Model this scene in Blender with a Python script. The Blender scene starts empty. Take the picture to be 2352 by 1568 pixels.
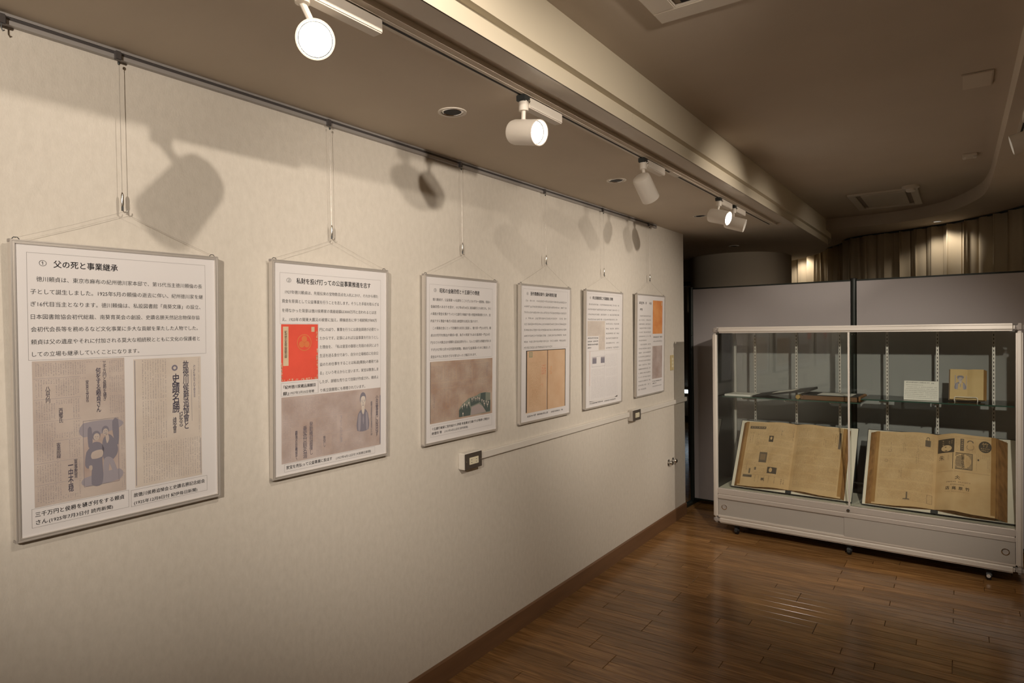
import bpy, bmesh, math, random
from mathutils import Vector, Matrix

random.seed(7)
scene = bpy.context.scene
COL = scene.collection
R = math.radians

# ------------------------------------------------------------------ camera
def make_camera():
    yaw, pit, rol = .6058, -.0179, -.0141
    F = Vector((-math.sin(yaw) * math.cos(pit), math.cos(yaw) * math.cos(pit), math.sin(pit)))
    Rv = Vector((math.cos(yaw), math.sin(yaw), 0))
    U = Rv.cross(F)
    R2 = Rv * math.cos(rol) + U * math.sin(rol)
    U2 = -Rv * math.sin(rol) + U * math.cos(rol)
    cd = bpy.data.cameras.new('camera')
    cd.sensor_width = 36.0
    cd.lens = 1485.4 / 2352 * 36.0
    cd.clip_start = .02
    co = bpy.data.objects.new('camera', cd)
    M = Matrix((R2, U2, -F)).transposed().to_4x4()
    M.translation = Vector((1.931, 0, 1.5935))
    co.matrix_world = M
    COL.objects.link(co)
    scene.camera = co
make_camera()

# ------------------------------------------------------------------ world and exposure
w = bpy.data.worlds.new('world')
scene.world = w
w.use_nodes = True
w.node_tree.nodes['Background'].inputs[0].default_value = (1.0, .86, .70, 1)
w.node_tree.nodes['Background'].inputs[1].default_value = .004
vs = scene.view_settings
vs.view_transform = 'Standard'
vs.look = 'None'
vs.gamma = 1
vs.use_curve_mapping = False
vs.exposure = 0.22

LIGHT_COL = (1.0, .878, .742)
# spotlights outside the picture that wash the left wall: (position, target, watts, cone)
WASHERS = [
    ((2.35, -1.45, 2.37), (0, .95, 1.90), 255, 49),
    ((1.452, .876, 2.527), (0, 1.45, 1.80), 26, 106),
    ((2.35, 1.10, 2.37), (0, 2.60, 1.44), 80, 72),
    ((2.85, 4.15, 2.37), (0, 4.45, 1.25), 110, 58),  # unseen lamp, added to lift the dim end of the left wall
    ((2.28, 1.75, 2.37), (1.25, 5.10, .92), 205, 46),
    ((3.00, 3.20, 2.37), (-.10, 7.10, 2.02), 60, 18),
]
# the lit track lamps in view: watts
TRACK_W = {'A': 75, 'B': 75, 'C': 40, 'D': 40, 'E': 52, 'F': 46}

# ------------------------------------------------------------------ helpers
class MB:
    def __init__(s):
        s.v = []; s.f = []
    def add(s, vs, fs):
        o = len(s.v)
        s.v += [tuple(p) for p in vs]
        s.f += [tuple(i + o for i in f) for f in fs]
        return s
    def box(s, x0, x1, y0, y1, z0, z1):
        return s.add([(x0,y0,z0),(x1,y0,z0),(x1,y1,z0),(x0,y1,z0),(x0,y0,z1),(x1,y0,z1),(x1,y1,z1),(x0,y1,z1)],
                     [(0,3,2,1),(4,5,6,7),(0,1,5,4),(1,2,6,5),(2,3,7,6),(3,0,4,7)])
    def prism(s, poly, z0, z1):
        n = len(poly)
        return s.add([(x,y,z0) for x,y in poly] + [(x,y,z1) for x,y in poly],
                     [tuple(range(n-1,-1,-1)), tuple(range(n,2*n))] + [(i,(i+1)%n,n+(i+1)%n,n+i) for i in range(n)])
    def extrude(s, poly, frame, l0, l1):
        """2-D poly in (a,b) axes of frame, extruded along frame c"""
        o, a, b, c = [Vector(t) for t in frame]
        n = len(poly)
        vs = [o + a*x + b*y + c*l0 for x, y in poly] + [o + a*x + b*y + c*l1 for x, y in poly]
        return s.add(vs, [tuple(range(n-1,-1,-1)), tuple(range(n,2*n))] + [(i,(i+1)%n,n+(i+1)%n,n+i) for i in range(n)])
    def lathe(s, prof, p=(0,0,0), d=(0,0,1), n=24):
        p = Vector(p); d = Vector(d).normalized()
        a = d.orthogonal().normalized(); b = d.cross(a)
        vs = []; fs = []
        for r, h in prof:
            for k in range(n):
                t = 2*math.pi*k/n
                vs.append(p + d*h + (a*math.cos(t) + b*math.sin(t))*max(r, 1e-5))
        for i in range(len(prof)-1):
            for k in range(n):
                fs.append((i*n+k, i*n+(k+1)%n, (i+1)*n+(k+1)%n, (i+1)*n+k))
        return s.add(vs, fs)
    def cyl(s, p0, p1, r, n=16):
        p0 = Vector(p0); p1 = Vector(p1)
        L = (p1-p0).length
        return s.lathe([(0,0),(r,0),(r,L),(0,L)], p0, p1-p0, n)
    def tube(s, pts, r, n=8):
        pts = [Vector(p) for p in pts]
        vs = []; fs = []
        a = None
        for i, p in enumerate(pts):
            d = (pts[min(i+1,len(pts)-1)] - pts[max(i-1,0)]).normalized()
            if a is None: a = d.orthogonal().normalized()
            a = (a - d*a.dot(d)).normalized(); b = d.cross(a)
            for k in range(n):
                t = 2*math.pi*k/n
                vs.append(p + (a*math.cos(t) + b*math.sin(t))*r)
        for i in range(len(pts)-1):
            for k in range(n):
                fs.append((i*n+k, i*n+(k+1)%n, (i+1)*n+(k+1)%n, (i+1)*n+k))
        fs.append(tuple(range(n-1,-1,-1)))
        m = (len(pts)-1)*n
        fs.append(tuple(range(m, m+n)))
        return s.add(vs, fs)
    def strip(s, path, z0, z1):
        n = len(path)
        return s.add([(x,y,z0) for x,y in path] + [(x,y,z1) for x,y in path], [(i,i+1,n+i+1,n+i) for i in range(n-1)])
    def build(s, name, mat, parent=None, smooth=False, bevel=0, seg=2, recalc=True):
        me = bpy.data.meshes.new(name)
        me.from_pydata(s.v, [], s.f)
        if recalc:
            bm = bmesh.new(); bm.from_mesh(me)
            bmesh.ops.recalc_face_normals(bm, faces=bm.faces)
            if bevel:
                es = [e for e in bm.edges if len(e.link_faces) == 2 and e.calc_face_angle(0) > .5]
                bmesh.ops.bevel(bm, geom=es, offset=bevel, segments=seg, affect='EDGES', clamp_overlap=True)
            bm.to_mesh(me); bm.free()
        if smooth or bevel:
            for p in me.polygons: p.use_smooth = True
            me.set_sharp_from_angle(angle=R(35))
        me.materials.append(mat)
        o = bpy.data.objects.new(name, me)
        COL.objects.link(o)
        if parent: o.parent = parent
        return o

def empty(name, loc=(0,0,0), rz=0.0):
    o = bpy.data.objects.new(name, None)
    o.empty_display_size = .05
    COL.objects.link(o)
    o.location = loc
    o.rotation_euler = (0, 0, rz)
    return o
def tag(o, label, cat, group=None):
    o['label'] = label; o['category'] = cat
    if group: o['group'] = group
    return o
def struct(o, label=None):
    o['kind'] = 'structure'
    if label: o['label'] = label
    return o
def stuff(o):
    o['kind'] = 'stuff'
    return o

# ------------------------------------------------------------------ materials
def mat(name, col, rough=.5, metal=0, spec=.5, noise=None, bump=None, emit=None, coat=0):
    m = bpy.data.materials.new(name)
    m.use_nodes = True
    nt = m.node_tree; N = nt.nodes; L = nt.links
    b = N['Principled BSDF']
    b.inputs['Base Color'].default_value = (*col, 1)
    b.inputs['Roughness'].default_value = rough
    b.inputs['Metallic'].default_value = metal
    b.inputs['Specular IOR Level'].default_value = spec
    b.inputs['Coat Weight'].default_value = coat
    if emit:
        b.inputs['Emission Color'].default_value = (*emit[0], 1)
        b.inputs['Emission Strength'].default_value = emit[1]
    tc = None
    if noise or bump:
        tc = N.new('ShaderNodeTexCoord')
    if noise:   # (scale, amount, stretch)
        mp = N.new('ShaderNodeMapping'); mp.inputs['Scale'].default_value = noise[2] if len(noise) > 2 else (1,1,1)
        nz = N.new('ShaderNodeTexNoise'); nz.inputs['Scale'].default_value = noise[0]; nz.inputs['Detail'].default_value = 5
        mr = N.new('ShaderNodeMapRange'); mr.inputs[1].default_value = .3; mr.inputs[2].default_value = .7
        mr.inputs[3].default_value = 1-noise[1]; mr.inputs[4].default_value = 1+noise[1]
        mx = N.new('ShaderNodeMix'); mx.data_type = 'RGBA'; mx.blend_type = 'MULTIPLY'; mx.inputs[0].default_value = 1
        mx.inputs[6].default_value = (*col, 1)
        L.new(tc.outputs['Object'], mp.inputs[0]); L.new(mp.outputs[0], nz.inputs['Vector'])
        L.new(nz.outputs[0], mr.inputs[0]); L.new(mr.outputs[0], mx.inputs[7]); L.new(mx.outputs[2], b.inputs['Base Color'])
    if bump:    # (scale, strength, distance)
        nb = N.new('ShaderNodeTexNoise'); nb.inputs['Scale'].default_value = bump[0]; nb.inputs['Detail'].default_value = 4
        bp = N.new('ShaderNodeBump'); bp.inputs['Strength'].default_value = bump[1]; bp.inputs['Distance'].default_value = bump[2]
        L.new(tc.outputs['Object'], nb.inputs['Vector']); L.new(nb.outputs[0], bp.inputs['Height']); L.new(bp.outputs[0], b.inputs['Normal'])
    return m

def wood_material():
    m = bpy.data.materials.new('floor_wood'); m.use_nodes = True
    nt = m.node_tree; N = nt.nodes; L = nt.links; b = N['Principled BSDF']
    tc = N.new('ShaderNodeTexCoord'); oi = N.new('ShaderNodeObjectInfo')
    ad = N.new('ShaderNodeVectorMath'); ad.operation = 'ADD'
    ml = N.new('ShaderNodeMath'); ml.operation = 'MULTIPLY'; ml.inputs[1].default_value = 37.0
    L.new(oi.outputs['Random'], ml.inputs[0]); L.new(tc.outputs['Object'], ad.inputs[0]); L.new(ml.outputs[0], ad.inputs[1])
    mp = N.new('ShaderNodeMapping'); mp.inputs['Scale'].default_value = (2.2, 26, 8)
    L.new(ad.outputs[0], mp.inputs[0])
    n1 = N.new('ShaderNodeTexNoise'); n1.inputs['Scale'].default_value = 1.6; n1.inputs['Detail'].default_value = 8; n1.inputs['Distortion'].default_value = .9
    L.new(mp.outputs[0], n1.inputs['Vector'])
    mp2 = N.new('ShaderNodeMapping'); mp2.inputs['Scale'].default_value = (6, 190, 60); L.new(ad.outputs[0], mp2.inputs[0])
    n2 = N.new('ShaderNodeTexNoise'); n2.inputs['Scale'].default_value = 1.0; n2.inputs['Detail'].default_value = 3; L.new(mp2.outputs[0], n2.inputs['Vector'])
    cr = N.new('ShaderNodeValToRGB')
    cr.color_ramp.elements[0].position = .32; cr.color_ramp.elements[0].color = (.205, .100, .034, 1)
    cr.color_ramp.elements[1].position = .68; cr.color_ramp.elements[1].color = (.36, .195, .075, 1)
    L.new(n1.outputs[0], cr.inputs[0])
    mr = N.new('ShaderNodeMapRange'); mr.inputs[1].default_value = .35; mr.inputs[2].default_value = .6; mr.inputs[3].default_value = .6; mr.inputs[4].default_value = 1.08
    L.new(n2.outputs[0], mr.inputs[0])
    m1 = N.new('ShaderNodeMix'); m1.data_type = 'RGBA'; m1.blend_type = 'MULTIPLY'; m1.inputs[0].default_value = .75
    L.new(cr.outputs[0], m1.inputs[6]); L.new(mr.outputs[0], m1.inputs[7])
    r2 = N.new('ShaderNodeMapRange'); r2.inputs[3].default_value = .76; r2.inputs[4].default_value = 1.14
    L.new(oi.outputs['Random'], r2.inputs[0])
    m2 = N.new('ShaderNodeMix'); m2.data_type = 'RGBA'; m2.blend_type = 'MULTIPLY'; m2.inputs[0].default_value = 1
    L.new(m1.outputs[2], m2.inputs[6]); L.new(r2.outputs[0], m2.inputs[7]); L.new(m2.outputs[2], b.inputs['Base Color'])
    b.inputs['Roughness'].default_value = .20
    b.inputs['Specular IOR Level'].default_value = .42
    bp = N.new('ShaderNodeBump'); bp.inputs['Strength'].default_value = .07; bp.inputs['Distance'].default_value = .0015
    L.new(n2.outputs[0], bp.inputs['Height']); L.new(bp.outputs[0], b.inputs['Normal'])
    return m

def wallpaper_material():
    m = bpy.data.materials.new('cream_wallpaper'); m.use_nodes = True
    nt = m.node_tree; N = nt.nodes; L = nt.links; b = N['Principled BSDF']
    tc = N.new('ShaderNodeTexCoord')
    mp = N.new('ShaderNodeMapping'); mp.inputs['Scale'].default_value = (1, 1, .6); L.new(tc.outputs['Object'], mp.inputs[0])
    n1 = N.new('ShaderNodeTexNoise'); n1.inputs['Scale'].default_value = 48; n1.inputs['Detail'].default_value = 6; n1.inputs['Roughness'].default_value = .65
    L.new(mp.outputs[0], n1.inputs['Vector'])
    cr = N.new('ShaderNodeValToRGB')
    cr.color_ramp.elements[0].position = .30; cr.color_ramp.elements[0].color = (.66, .612, .54, 1)
    cr.color_ramp.elements[1].position = .72; cr.color_ramp.elements[1].color = (.735, .685, .61, 1)
    L.new(n1.outputs[0], cr.inputs[0]); L.new(cr.outputs[0], b.inputs['Base Color'])
    n2 = N.new('ShaderNodeTexNoise'); n2.inputs['Scale'].default_value = 220; n2.inputs['Detail'].default_value = 3; L.new(mp.outputs[0], n2.inputs['Vector'])
    bp = N.new('ShaderNodeBump'); bp.inputs['Strength'].default_value = .25; bp.inputs['Distance'].default_value = .002
    L.new(n2.outputs[0], bp.inputs['Height']); L.new(bp.outputs[0], b.inputs['Normal'])
    b.inputs['Roughness'].default_value = .8; b.inputs['Specular IOR Level'].default_value = .2
    return m

def glass_material(name, tint=(.965, .985, .975), ior=1.45):
    m = bpy.data.materials.new(name); m.use_nodes = True
    nt = m.node_tree; N = nt.nodes; L = nt.links
    N.remove(N['Principled BSDF'])
    out = N['Material Output']
    t = N.new('ShaderNodeBsdfTransparent'); t.inputs[0].default_value = (*tint, 1)
    g = N.new('ShaderNodeBsdfGlossy'); g.inputs['Roughness'].default_value = .02
    fr = N.new('ShaderNodeFresnel'); fr.inputs[0].default_value = ior
    mx = N.new('ShaderNodeMixShader')
    L.new(fr.outputs[0], mx.inputs[0]); L.new(t.outputs[0], mx.inputs[1]); L.new(g.outputs[0], mx.inputs[2]); L.new(mx.outputs[0], out.inputs[0])
    return m

def newsprint_material(name, col, edge):
    """aged paper: blotchy, browner towards the sheet's own worn spots"""
    m = bpy.data.materials.new(name); m.use_nodes = True
    nt = m.node_tree; N = nt.nodes; L = nt.links; b = N['Principled BSDF']
    tc = N.new('ShaderNodeTexCoord')
    n1 = N.new('ShaderNodeTexNoise'); n1.inputs['Scale'].default_value = 9; n1.inputs['Detail'].default_value = 7
    L.new(tc.outputs['Object'], n1.inputs['Vector'])
    cr = N.new('ShaderNodeValToRGB')
    cr.color_ramp.elements[0].position = .33; cr.color_ramp.elements[0].color = (*edge, 1)
    cr.color_ramp.elements[1].position = .62; cr.color_ramp.elements[1].color = (*col, 1)
    L.new(n1.outputs[0], cr.inputs[0]); L.new(cr.outputs[0], b.inputs['Base Color'])
    b.inputs['Roughness'].default_value = .85; b.inputs['Specular IOR Level'].default_value = .15
    return m

M = {}
M['wallpaper'] = wallpaper_material()
M['wood'] = wood_material()
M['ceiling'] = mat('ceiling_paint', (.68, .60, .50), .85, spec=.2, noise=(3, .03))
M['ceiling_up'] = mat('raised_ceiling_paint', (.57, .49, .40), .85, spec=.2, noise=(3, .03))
M['ceiling_gloss'] = mat('bulkhead_satin_panel', (.66, .59, .50), .42, spec=.45)
M['fascia'] = mat('bulkhead_cream_panel', (.66, .59, .46), .55, spec=.35)
M['baseboard'] = mat('dark_brown_vinyl', (.19, .10, .05), .45, noise=(8, .12, (1, .3, 3)))
M['alu'] = mat('satin_aluminium', (.42, .40, .39), .38, metal=.3, bump=(60, .02, .001))
M['alu_light'] = mat('anodised_frame', (.66, .62, .58), .42, metal=.55)
M['alu_pale'] = mat('pale_anodised_aluminium', (.70, .66, .61), .45, metal=.4)
M['chrome'] = mat('chrome', (.75, .74, .72), .18, metal=1)
M['dark_metal'] = mat('dark_grey_metal', (.05, .055, .055), .45, metal=.4)
M['grey_plastic'] = mat('grey_plastic', (.33, .30, .28), .5)
M['black'] = mat('black_rubber', (.012, .012, .013), .5)
M['paper'] = mat('white_poster_paper', (.80, .775, .775), .55, spec=.25, noise=(2, .015))
M['card'] = mat('white_card', (.80, .77, .70), .6)
M['foam'] = mat('foam_board', (.74, .73, .69), .7)
M['ink'] = mat('black_ink', (.035, .033, .038), .6)
M['ink_grey'] = mat('body_text_ink', (.12, .115, .12), .6)
M['ink_blue'] = mat('faded_violet_ink', (.20, .185, .245), .65)
M['ink_pale'] = mat('pale_violet_ink', (.36, .33, .37), .65)
M['ink_col'] = mat('small_print_ink', (.31, .285, .315), .65)
M['slot_brown'] = mat('dim_air_slot', (.30, .25, .20), .7)
M['ink_mid'] = mat('photo_grey_ink', (.235, .22, .265), .65)
M['line'] = mat('thin_grey_line', (.33, .31, .31), .6)
M['clip'] = newsprint_material('scanned_newsprint', (.60, .52, .47), (.50, .42, .38))
M['clip_pale'] = newsprint_material('scanned_pale_newsprint', (.70, .63, .565), (.63, .55, .48))
M['clip_rose'] = newsprint_material('scanned_rosy_newsprint', (.56, .47, .44), (.44, .34, .30))
M['clip_tan'] = newsprint_material('scanned_tan_newsprint', (.55, .44, .36), (.42, .28, .21))
M['red'] = newsprint_material('vermilion_book_cover', (.84, .115, .075), (.74, .10, .065))
M['red_wear'] = newsprint_material('worn_cover_edge', (.76, .50, .35), (.70, .22, .12))
M['gold'] = mat('dull_gold_print', (.74, .21, .075), .55)
M['buff'] = newsprint_material('buff_paper', (.72, .58, .40), (.64, .48, .32))
M['manila'] = newsprint_material('manila_paper', (.72, .51, .34), (.66, .44, .28))
M['orange'] = newsprint_material('orange_cover', (.80, .37, .14), (.70, .26, .09))
M['red_ink'] = mat('red_ink', (.70, .17, .10), .6)
M['green_ink'] = mat('green_stamp_ink', (.25, .34, .23), .6)
M['teal_ink'] = mat('teal_photo_ink', (.095, .125, .118), .6)
M['teal_mid'] = mat('teal_photo_midtone', (.25, .28, .235), .6)
M['table_ink'] = mat('photo_table_tone', (.43, .37, .36), .6)
M['page'] = newsprint_material('aged_newspaper_page', (.66, .465, .26), (.575, .385, .20))
M['page_edge'] = mat('browned_page_edges', (.27, .135, .05), .8, noise=(40, .35, (1, 1, .06)))
M['page_brown'] = newsprint_material('browned_page_margin', (.42, .24, .095), (.33, .175, .065))
M['lining'] = mat('cover_lining_paper', (.78, .72, .60), .7)
M['cover'] = mat('black_cloth_cover', (.018, .017, .017), .6, bump=(300, .15, .001))
M['news_ink'] = mat('newspaper_ink', (.085, .062, .042), .7)
M['news_pale'] = mat('faded_newspaper_ink', (.25, .165, .09), .7)
M['news_grey'] = mat('halftone_newspaper_ink', (.15, .11, .075), .7)
M['book_page'] = newsprint_material('cream_book_page', (.66, .49, .255), (.60, .43, .21))
M['book_cover'] = mat('brown_book_cover', (.17, .10, .05), .6)
M['album'] = mat('black_album_cover', (.02, .017, .014), .55)
M['album_pages'] = mat('album_page_block', (.15, .075, .032), .75, noise=(60, .3, (1, 1, 14)))
M['album_gold'] = mat('album_ochre_pages', (.40, .26, .08), .7)
M['glass'] = glass_material('case_glass')
M['shelf_glass'] = glass_material('shelf_glass', (.90, .955, .93))
M['glass_edge'] = mat('green_glass_edge', (.035, .075, .055), .15, spec=.6)
M['case_white'] = mat('case_door_laminate', (.37, .345, .315), .45)
M['case_floor'] = mat('case_floor_board', (.72, .69, .57), .6)
M['lamp_white'] = mat('white_lamp_enamel', (.78, .72, .64), .42)
M['track_slot'] = mat('track_slot_black', (.012, .009, .008), .7)
M['lens_on'] = mat('lit_lens', (1, 1, 1), .3, emit=((1, .95, .86), 28))
M['lens_side'] = mat('lit_reflector', (.8, .8, .8), .12, metal=1, emit=((1, .95, .86), .35))
M['reflector'] = mat('lamp_reflector', (.8, .8, .8), .15, metal=1)
M['dark_glass'] = mat('dark_downlight_lens', (.015, .016, .022), .5, spec=.15)
M['raceway'] = mat('white_pvc_raceway', (.76, .72, .66), .5)
M['plate'] = mat('grey_steel_plate', (.16, .14, .125), .4, metal=.6)
M['socket'] = mat('cream_socket', (.80, .74, .56), .45)
M['switch'] = mat('beige_switch_plate', (.60, .49, .27), .5)
M['partition'] = mat('grey_partition_panel', (.49, .46, .465), .7, spec=.25, bump=(180, .05, .001))
M['post'] = mat('black_green_post', (.022, .028, .025), .4, metal=.3)
M['curtain'] = mat('beige_curtain', (.55, .47, .34), .9, spec=.1, bump=(160, .1, .001))
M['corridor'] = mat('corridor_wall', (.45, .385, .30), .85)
M['doorframe'] = mat('dark_door_frame', (.07, .045, .03), .5)
M['stripe_light'] = mat('lit_strip', (1, 1, 1), .5, emit=((.72, .86, 1.0), 3.0))
M['wire'] = mat('steel_wire', (.42, .39, .36), .35, metal=.8)
M['string'] = mat('clear_nylon_string', (.42, .38, .33), .4)
M['runner'] = mat('dark_rail_runner', (.12, .11, .11), .4, metal=.5)

# ------------------------------------------------------------------ text and printing
_fc = bpy.data.curves.new('type_setter', 'FONT')
_fo = bpy.data.objects.new('type_setter', _fc)
COL.objects.link(_fo)
_cache = {}
def text_geo(s, bold=0.0, res=2, vertical=False):
    key = (s, bold, res, vertical)
    if key in _cache: return _cache[key]
    _fc.body = '\n'.join(s) if vertical else s
    _fc.size = 1.0; _fc.offset = 0.0; _fc.resolution_u = res; _fc.fill_mode = 'FRONT'
    _fc.align_x = 'CENTER' if vertical else 'LEFT'
    _fc.space_line = .86 if vertical else 1.0
    dg = bpy.context.evaluated_depsgraph_get(); dg.update()
    e = _fo.evaluated_get(dg); me = e.to_mesh()
    vs = [(v.co.x, v.co.y) for v in me.vertices]
    fs = [tuple(p.vertices) for p in me.polygons]
    e.to_mesh_clear()
    if bold > .003:   # heavier weight: the same outline overprinted a hair to each side
        n0 = len(vs); b0 = list(vs); f0 = list(fs); vs = []; fs = []
        for k, (dx, dy) in enumerate(((bold,0),(-bold,0),(0,bold*.8),(0,-bold*.8)) if bold > .009 else ((bold,0),(-bold,0))):
            fs += [tuple(i + k*n0 for i in f) for f in f0]
            vs += [(x+dx, y+dy) for x, y in b0]
    xs = [p[0] for p in vs]; ys = [p[1] for p in vs]
    g = (vs, fs, min(xs), max(xs), min(ys), max(ys))
    _cache[key] = g
    return g

class Print:
    """flat ink on a sheet. place(u, v, h) gives the 3-D point of the sheet's own surface; u right, v down, metres"""
    def __init__(s, place, h=.0004):
        s.place = place; s.h = h; s.layers = {}; s.lines = []
    def mb(s, key, single=False):
        if single:
            m = MB(); s.lines.append((key, m)); return m
        return s.layers.setdefault(key, MB())
    def poly(s, key, pts, h=0):
        s.mb(key).add([s.place(u, v, s.h + h) for u, v in pts], [tuple(range(len(pts)))])
    def rect(s, key, u0, v0, u1, v1, h=0):
        nu = max(1, int(abs(u1-u0)/.02)) if getattr(s, 'curved', False) else 1
        for i in range(nu):
            a = u0 + (u1-u0)*i/nu; b = u0 + (u1-u0)*(i+1)/nu
            s.poly(key, [(a,v1),(b,v1),(b,v0),(a,v0)], h)
    def frame(s, key, u0, v0, u1, v1, t, h=0):
        s.rect(key, u0, v0, u1, v0+t, h); s.rect(key, u0, v1-t, u1, v1, h)
        s.rect(key, u0, v0, u0+t, v1, h); s.rect(key, u1-t, v0, u1, v1, h)
    def disc(s, key, u, v, ru, rv, n=28, h=0, a0=0, a1=360):
        pts = [(u + ru*math.cos(R(a0+(a1-a0)*k/n)), v - rv*math.sin(R(a0+(a1-a0)*k/n))) for k in range(n)]
        s.poly(key, pts, h)
    def ring(s, key, u, v, r0, r1, n=32, h=0):
        for k in range(n):
            a = 2*math.pi*k/n; b = 2*math.pi*(k+1)/n
            s.poly(key, [(u+r0*math.cos(a), v-r0*math.sin(a)), (u+r1*math.cos(a), v-r1*math.sin(a)),
                         (u+r1*math.cos(b), v-r1*math.sin(b)), (u+r0*math.cos(b), v-r0*math.sin(b))], h)
    def text(s, key, txt, u0, vc, u1, ch, bold=0.0, res=2, h=0):
        """horizontal line from u0 to u1, glyph height ch, centred on vc"""
        vs, fs, x0, x1, y0, y1 = text_geo(txt, bold, res)
        sx = (u1-u0)/max(x1-x0, 1e-6); sy = ch/.92; ym = .36
        s.mb(key, True).add([s.place(u0+(x-x0)*sx, vc-(y-ym)*sy, s.h+h) for x, y in vs], fs)
    def vtext(s, key, txt, uc, v0, v1, cw, bold=0.0, res=2, h=0):
        vs, fs, x0, x1, y0, y1 = text_geo(txt, bold, res, True)
        sy = (v1-v0)/max(y1-y0, 1e-6); sx = cw/max(x1-x0, .5); xm = (x0+x1)/2
        s.mb(key, True).add([s.place(uc+(x-xm)*sx, v0+(y1-y)*sy, s.h+h) for x, y in vs], fs)
    def glyph(s, key, u, v, w, hh, rnd, h=0, rich=False):
        """a few strokes of writing too small to read"""
        t = (.16 if key in ('title', 'cap') else .10) if rich else .13
        nh, nv = (rnd.choice((2, 3)), rnd.choice((1, 2, 2))) if rich else (rnd.choice((1, 2)), rnd.choice((0, 1, 1)))
        for k in range(nh):
            y = v + hh*(.06 + .84*(k + rnd.uniform(.1, .8))/nh); a = u + w*rnd.uniform(0, .3); b = u + w*rnd.uniform(.65, 1)
            s.poly(key, [(a, y+hh*t), (b, y+hh*t), (b, y), (a, y)], h)
        for k in range(nv):
            x = u + w*(.08 + .8*(k + rnd.uniform(.1, .8))/nv); a = v + hh*rnd.uniform(0, .3); b = v + hh*rnd.uniform(.65, 1)
            s.poly(key, [(x, b), (x+w*t, b), (x+w*t, a), (x, a)], h)
    def pseudo(s, key, u0, vc, u1, ch, seed, h=0):
        rnd = random.Random(seed); u = u0
        keep = s.layers.pop(key, None)
        while u < u1 - ch*.5:
            if rnd.random() > .06: s.glyph(key, u, vc-ch/2, ch*.88, ch*.95, rnd, h, True)
            u += ch
        s.lines.append((key, s.layers.pop(key)))
        if keep: s.layers[key] = keep
    def columns(s, key, u0, v0, u1, v1, cw, seed, skip=(), gap=1.35, rows=None, h=0):
        """upright newspaper columns, right to left; rows = heights at which a band break runs across"""
        rnd = random.Random(seed); rows = rows or []
        u = u1 - cw
        while u > u0:
            v = v0
            while v < v1 - cw:
                if any(abs(v + cw/2 - r) < cw*.9 for r in rows) or rnd.random() < .05 or any(a < u+cw/2 < c and b < v+cw/2 < d for a, b, c, d in skip):
                    v += cw; continue
                s.glyph(key, u, v, cw*.92, cw*.9, rnd, h)
                v += cw*1.02
            u -= cw*gap
    def build(s, names, parent):
        """names: layer key -> (part name, material)"""
        for k, m in list(s.layers.items()) + s.lines:
            nm, ma = names[k] if names else k.split('|')
            o = m.build(nm, M[ma], parent, recalc=False)
            if k in s.layers and len(m.f) > 1: stuff(o)
            elif 'text' in nm or 'line' in nm or 'letters' in nm or 'name' in nm or 'writing' in nm: stuff(o)

# ------------------------------------------------------------------ the setting
CZ = 2.385      # low ceiling over the picture wall
LZ = 2.4375     # ledge in the bulkhead
UZ = 2.59       # raised ceiling
SZ = 2.49       # soffit round the raised ceiling

def smooth_path(pts, n=8):
    out = []
    P = [Vector(p) for p in pts]
    for i in range(len(P)-1):
        a = P[max(i-1,0)]; b = P[i]; c = P[i+1]; d = P[min(i+2,len(P)-1)]
        for k in range(n):
            t = k/n
            q = .5*((2*b) + (c-a)*t + (2*a-5*b+4*c-d)*t*t + (3*b-a-3*c+d)*t**3)
            out.append((q.x, q.y))
    out.append((P[-1].x, P[-1].y))
    return out

EDGE = [(.875, -2.5), (.875, 2.0), (.875, 4.5), (.875, 6.6)] + smooth_path([(.875, 6.75), (.862, 7.05), (.79, 7.39), (.69, 7.70), (.53, 8.0), (.33, 8.30), (.15, 8.46), (-.15, 8.58)], 5) + [(-3.2, 8.7)]
REC = [(2.11, -2.5), (2.11, 2.0), (2.106, 3.7), (2.10, 4.7)] + smooth_path([(2.095, 5.2), (2.071, 5.60), (2.012, 5.88), (1.921, 6.15), (1.819, 6.36), (1.66, 6.53), (1.49, 6.63), (1.25, 6.68), (1.035, 6.68)], 4) + [(.88, 6.68)]
CURT = [(3.3, 3.6), (3.1, 4.6), (2.72, 5.55), (2.36, 6.26), (2.12, 6.66), (1.80, 7.0), (1.46, 7.2), (1.15, 7.33), (.96, 7.52), (.88, 7.85), (.70, 8.2), (.47, 8.52), (.2, 8.75), (-.2, 8.9)]

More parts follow.
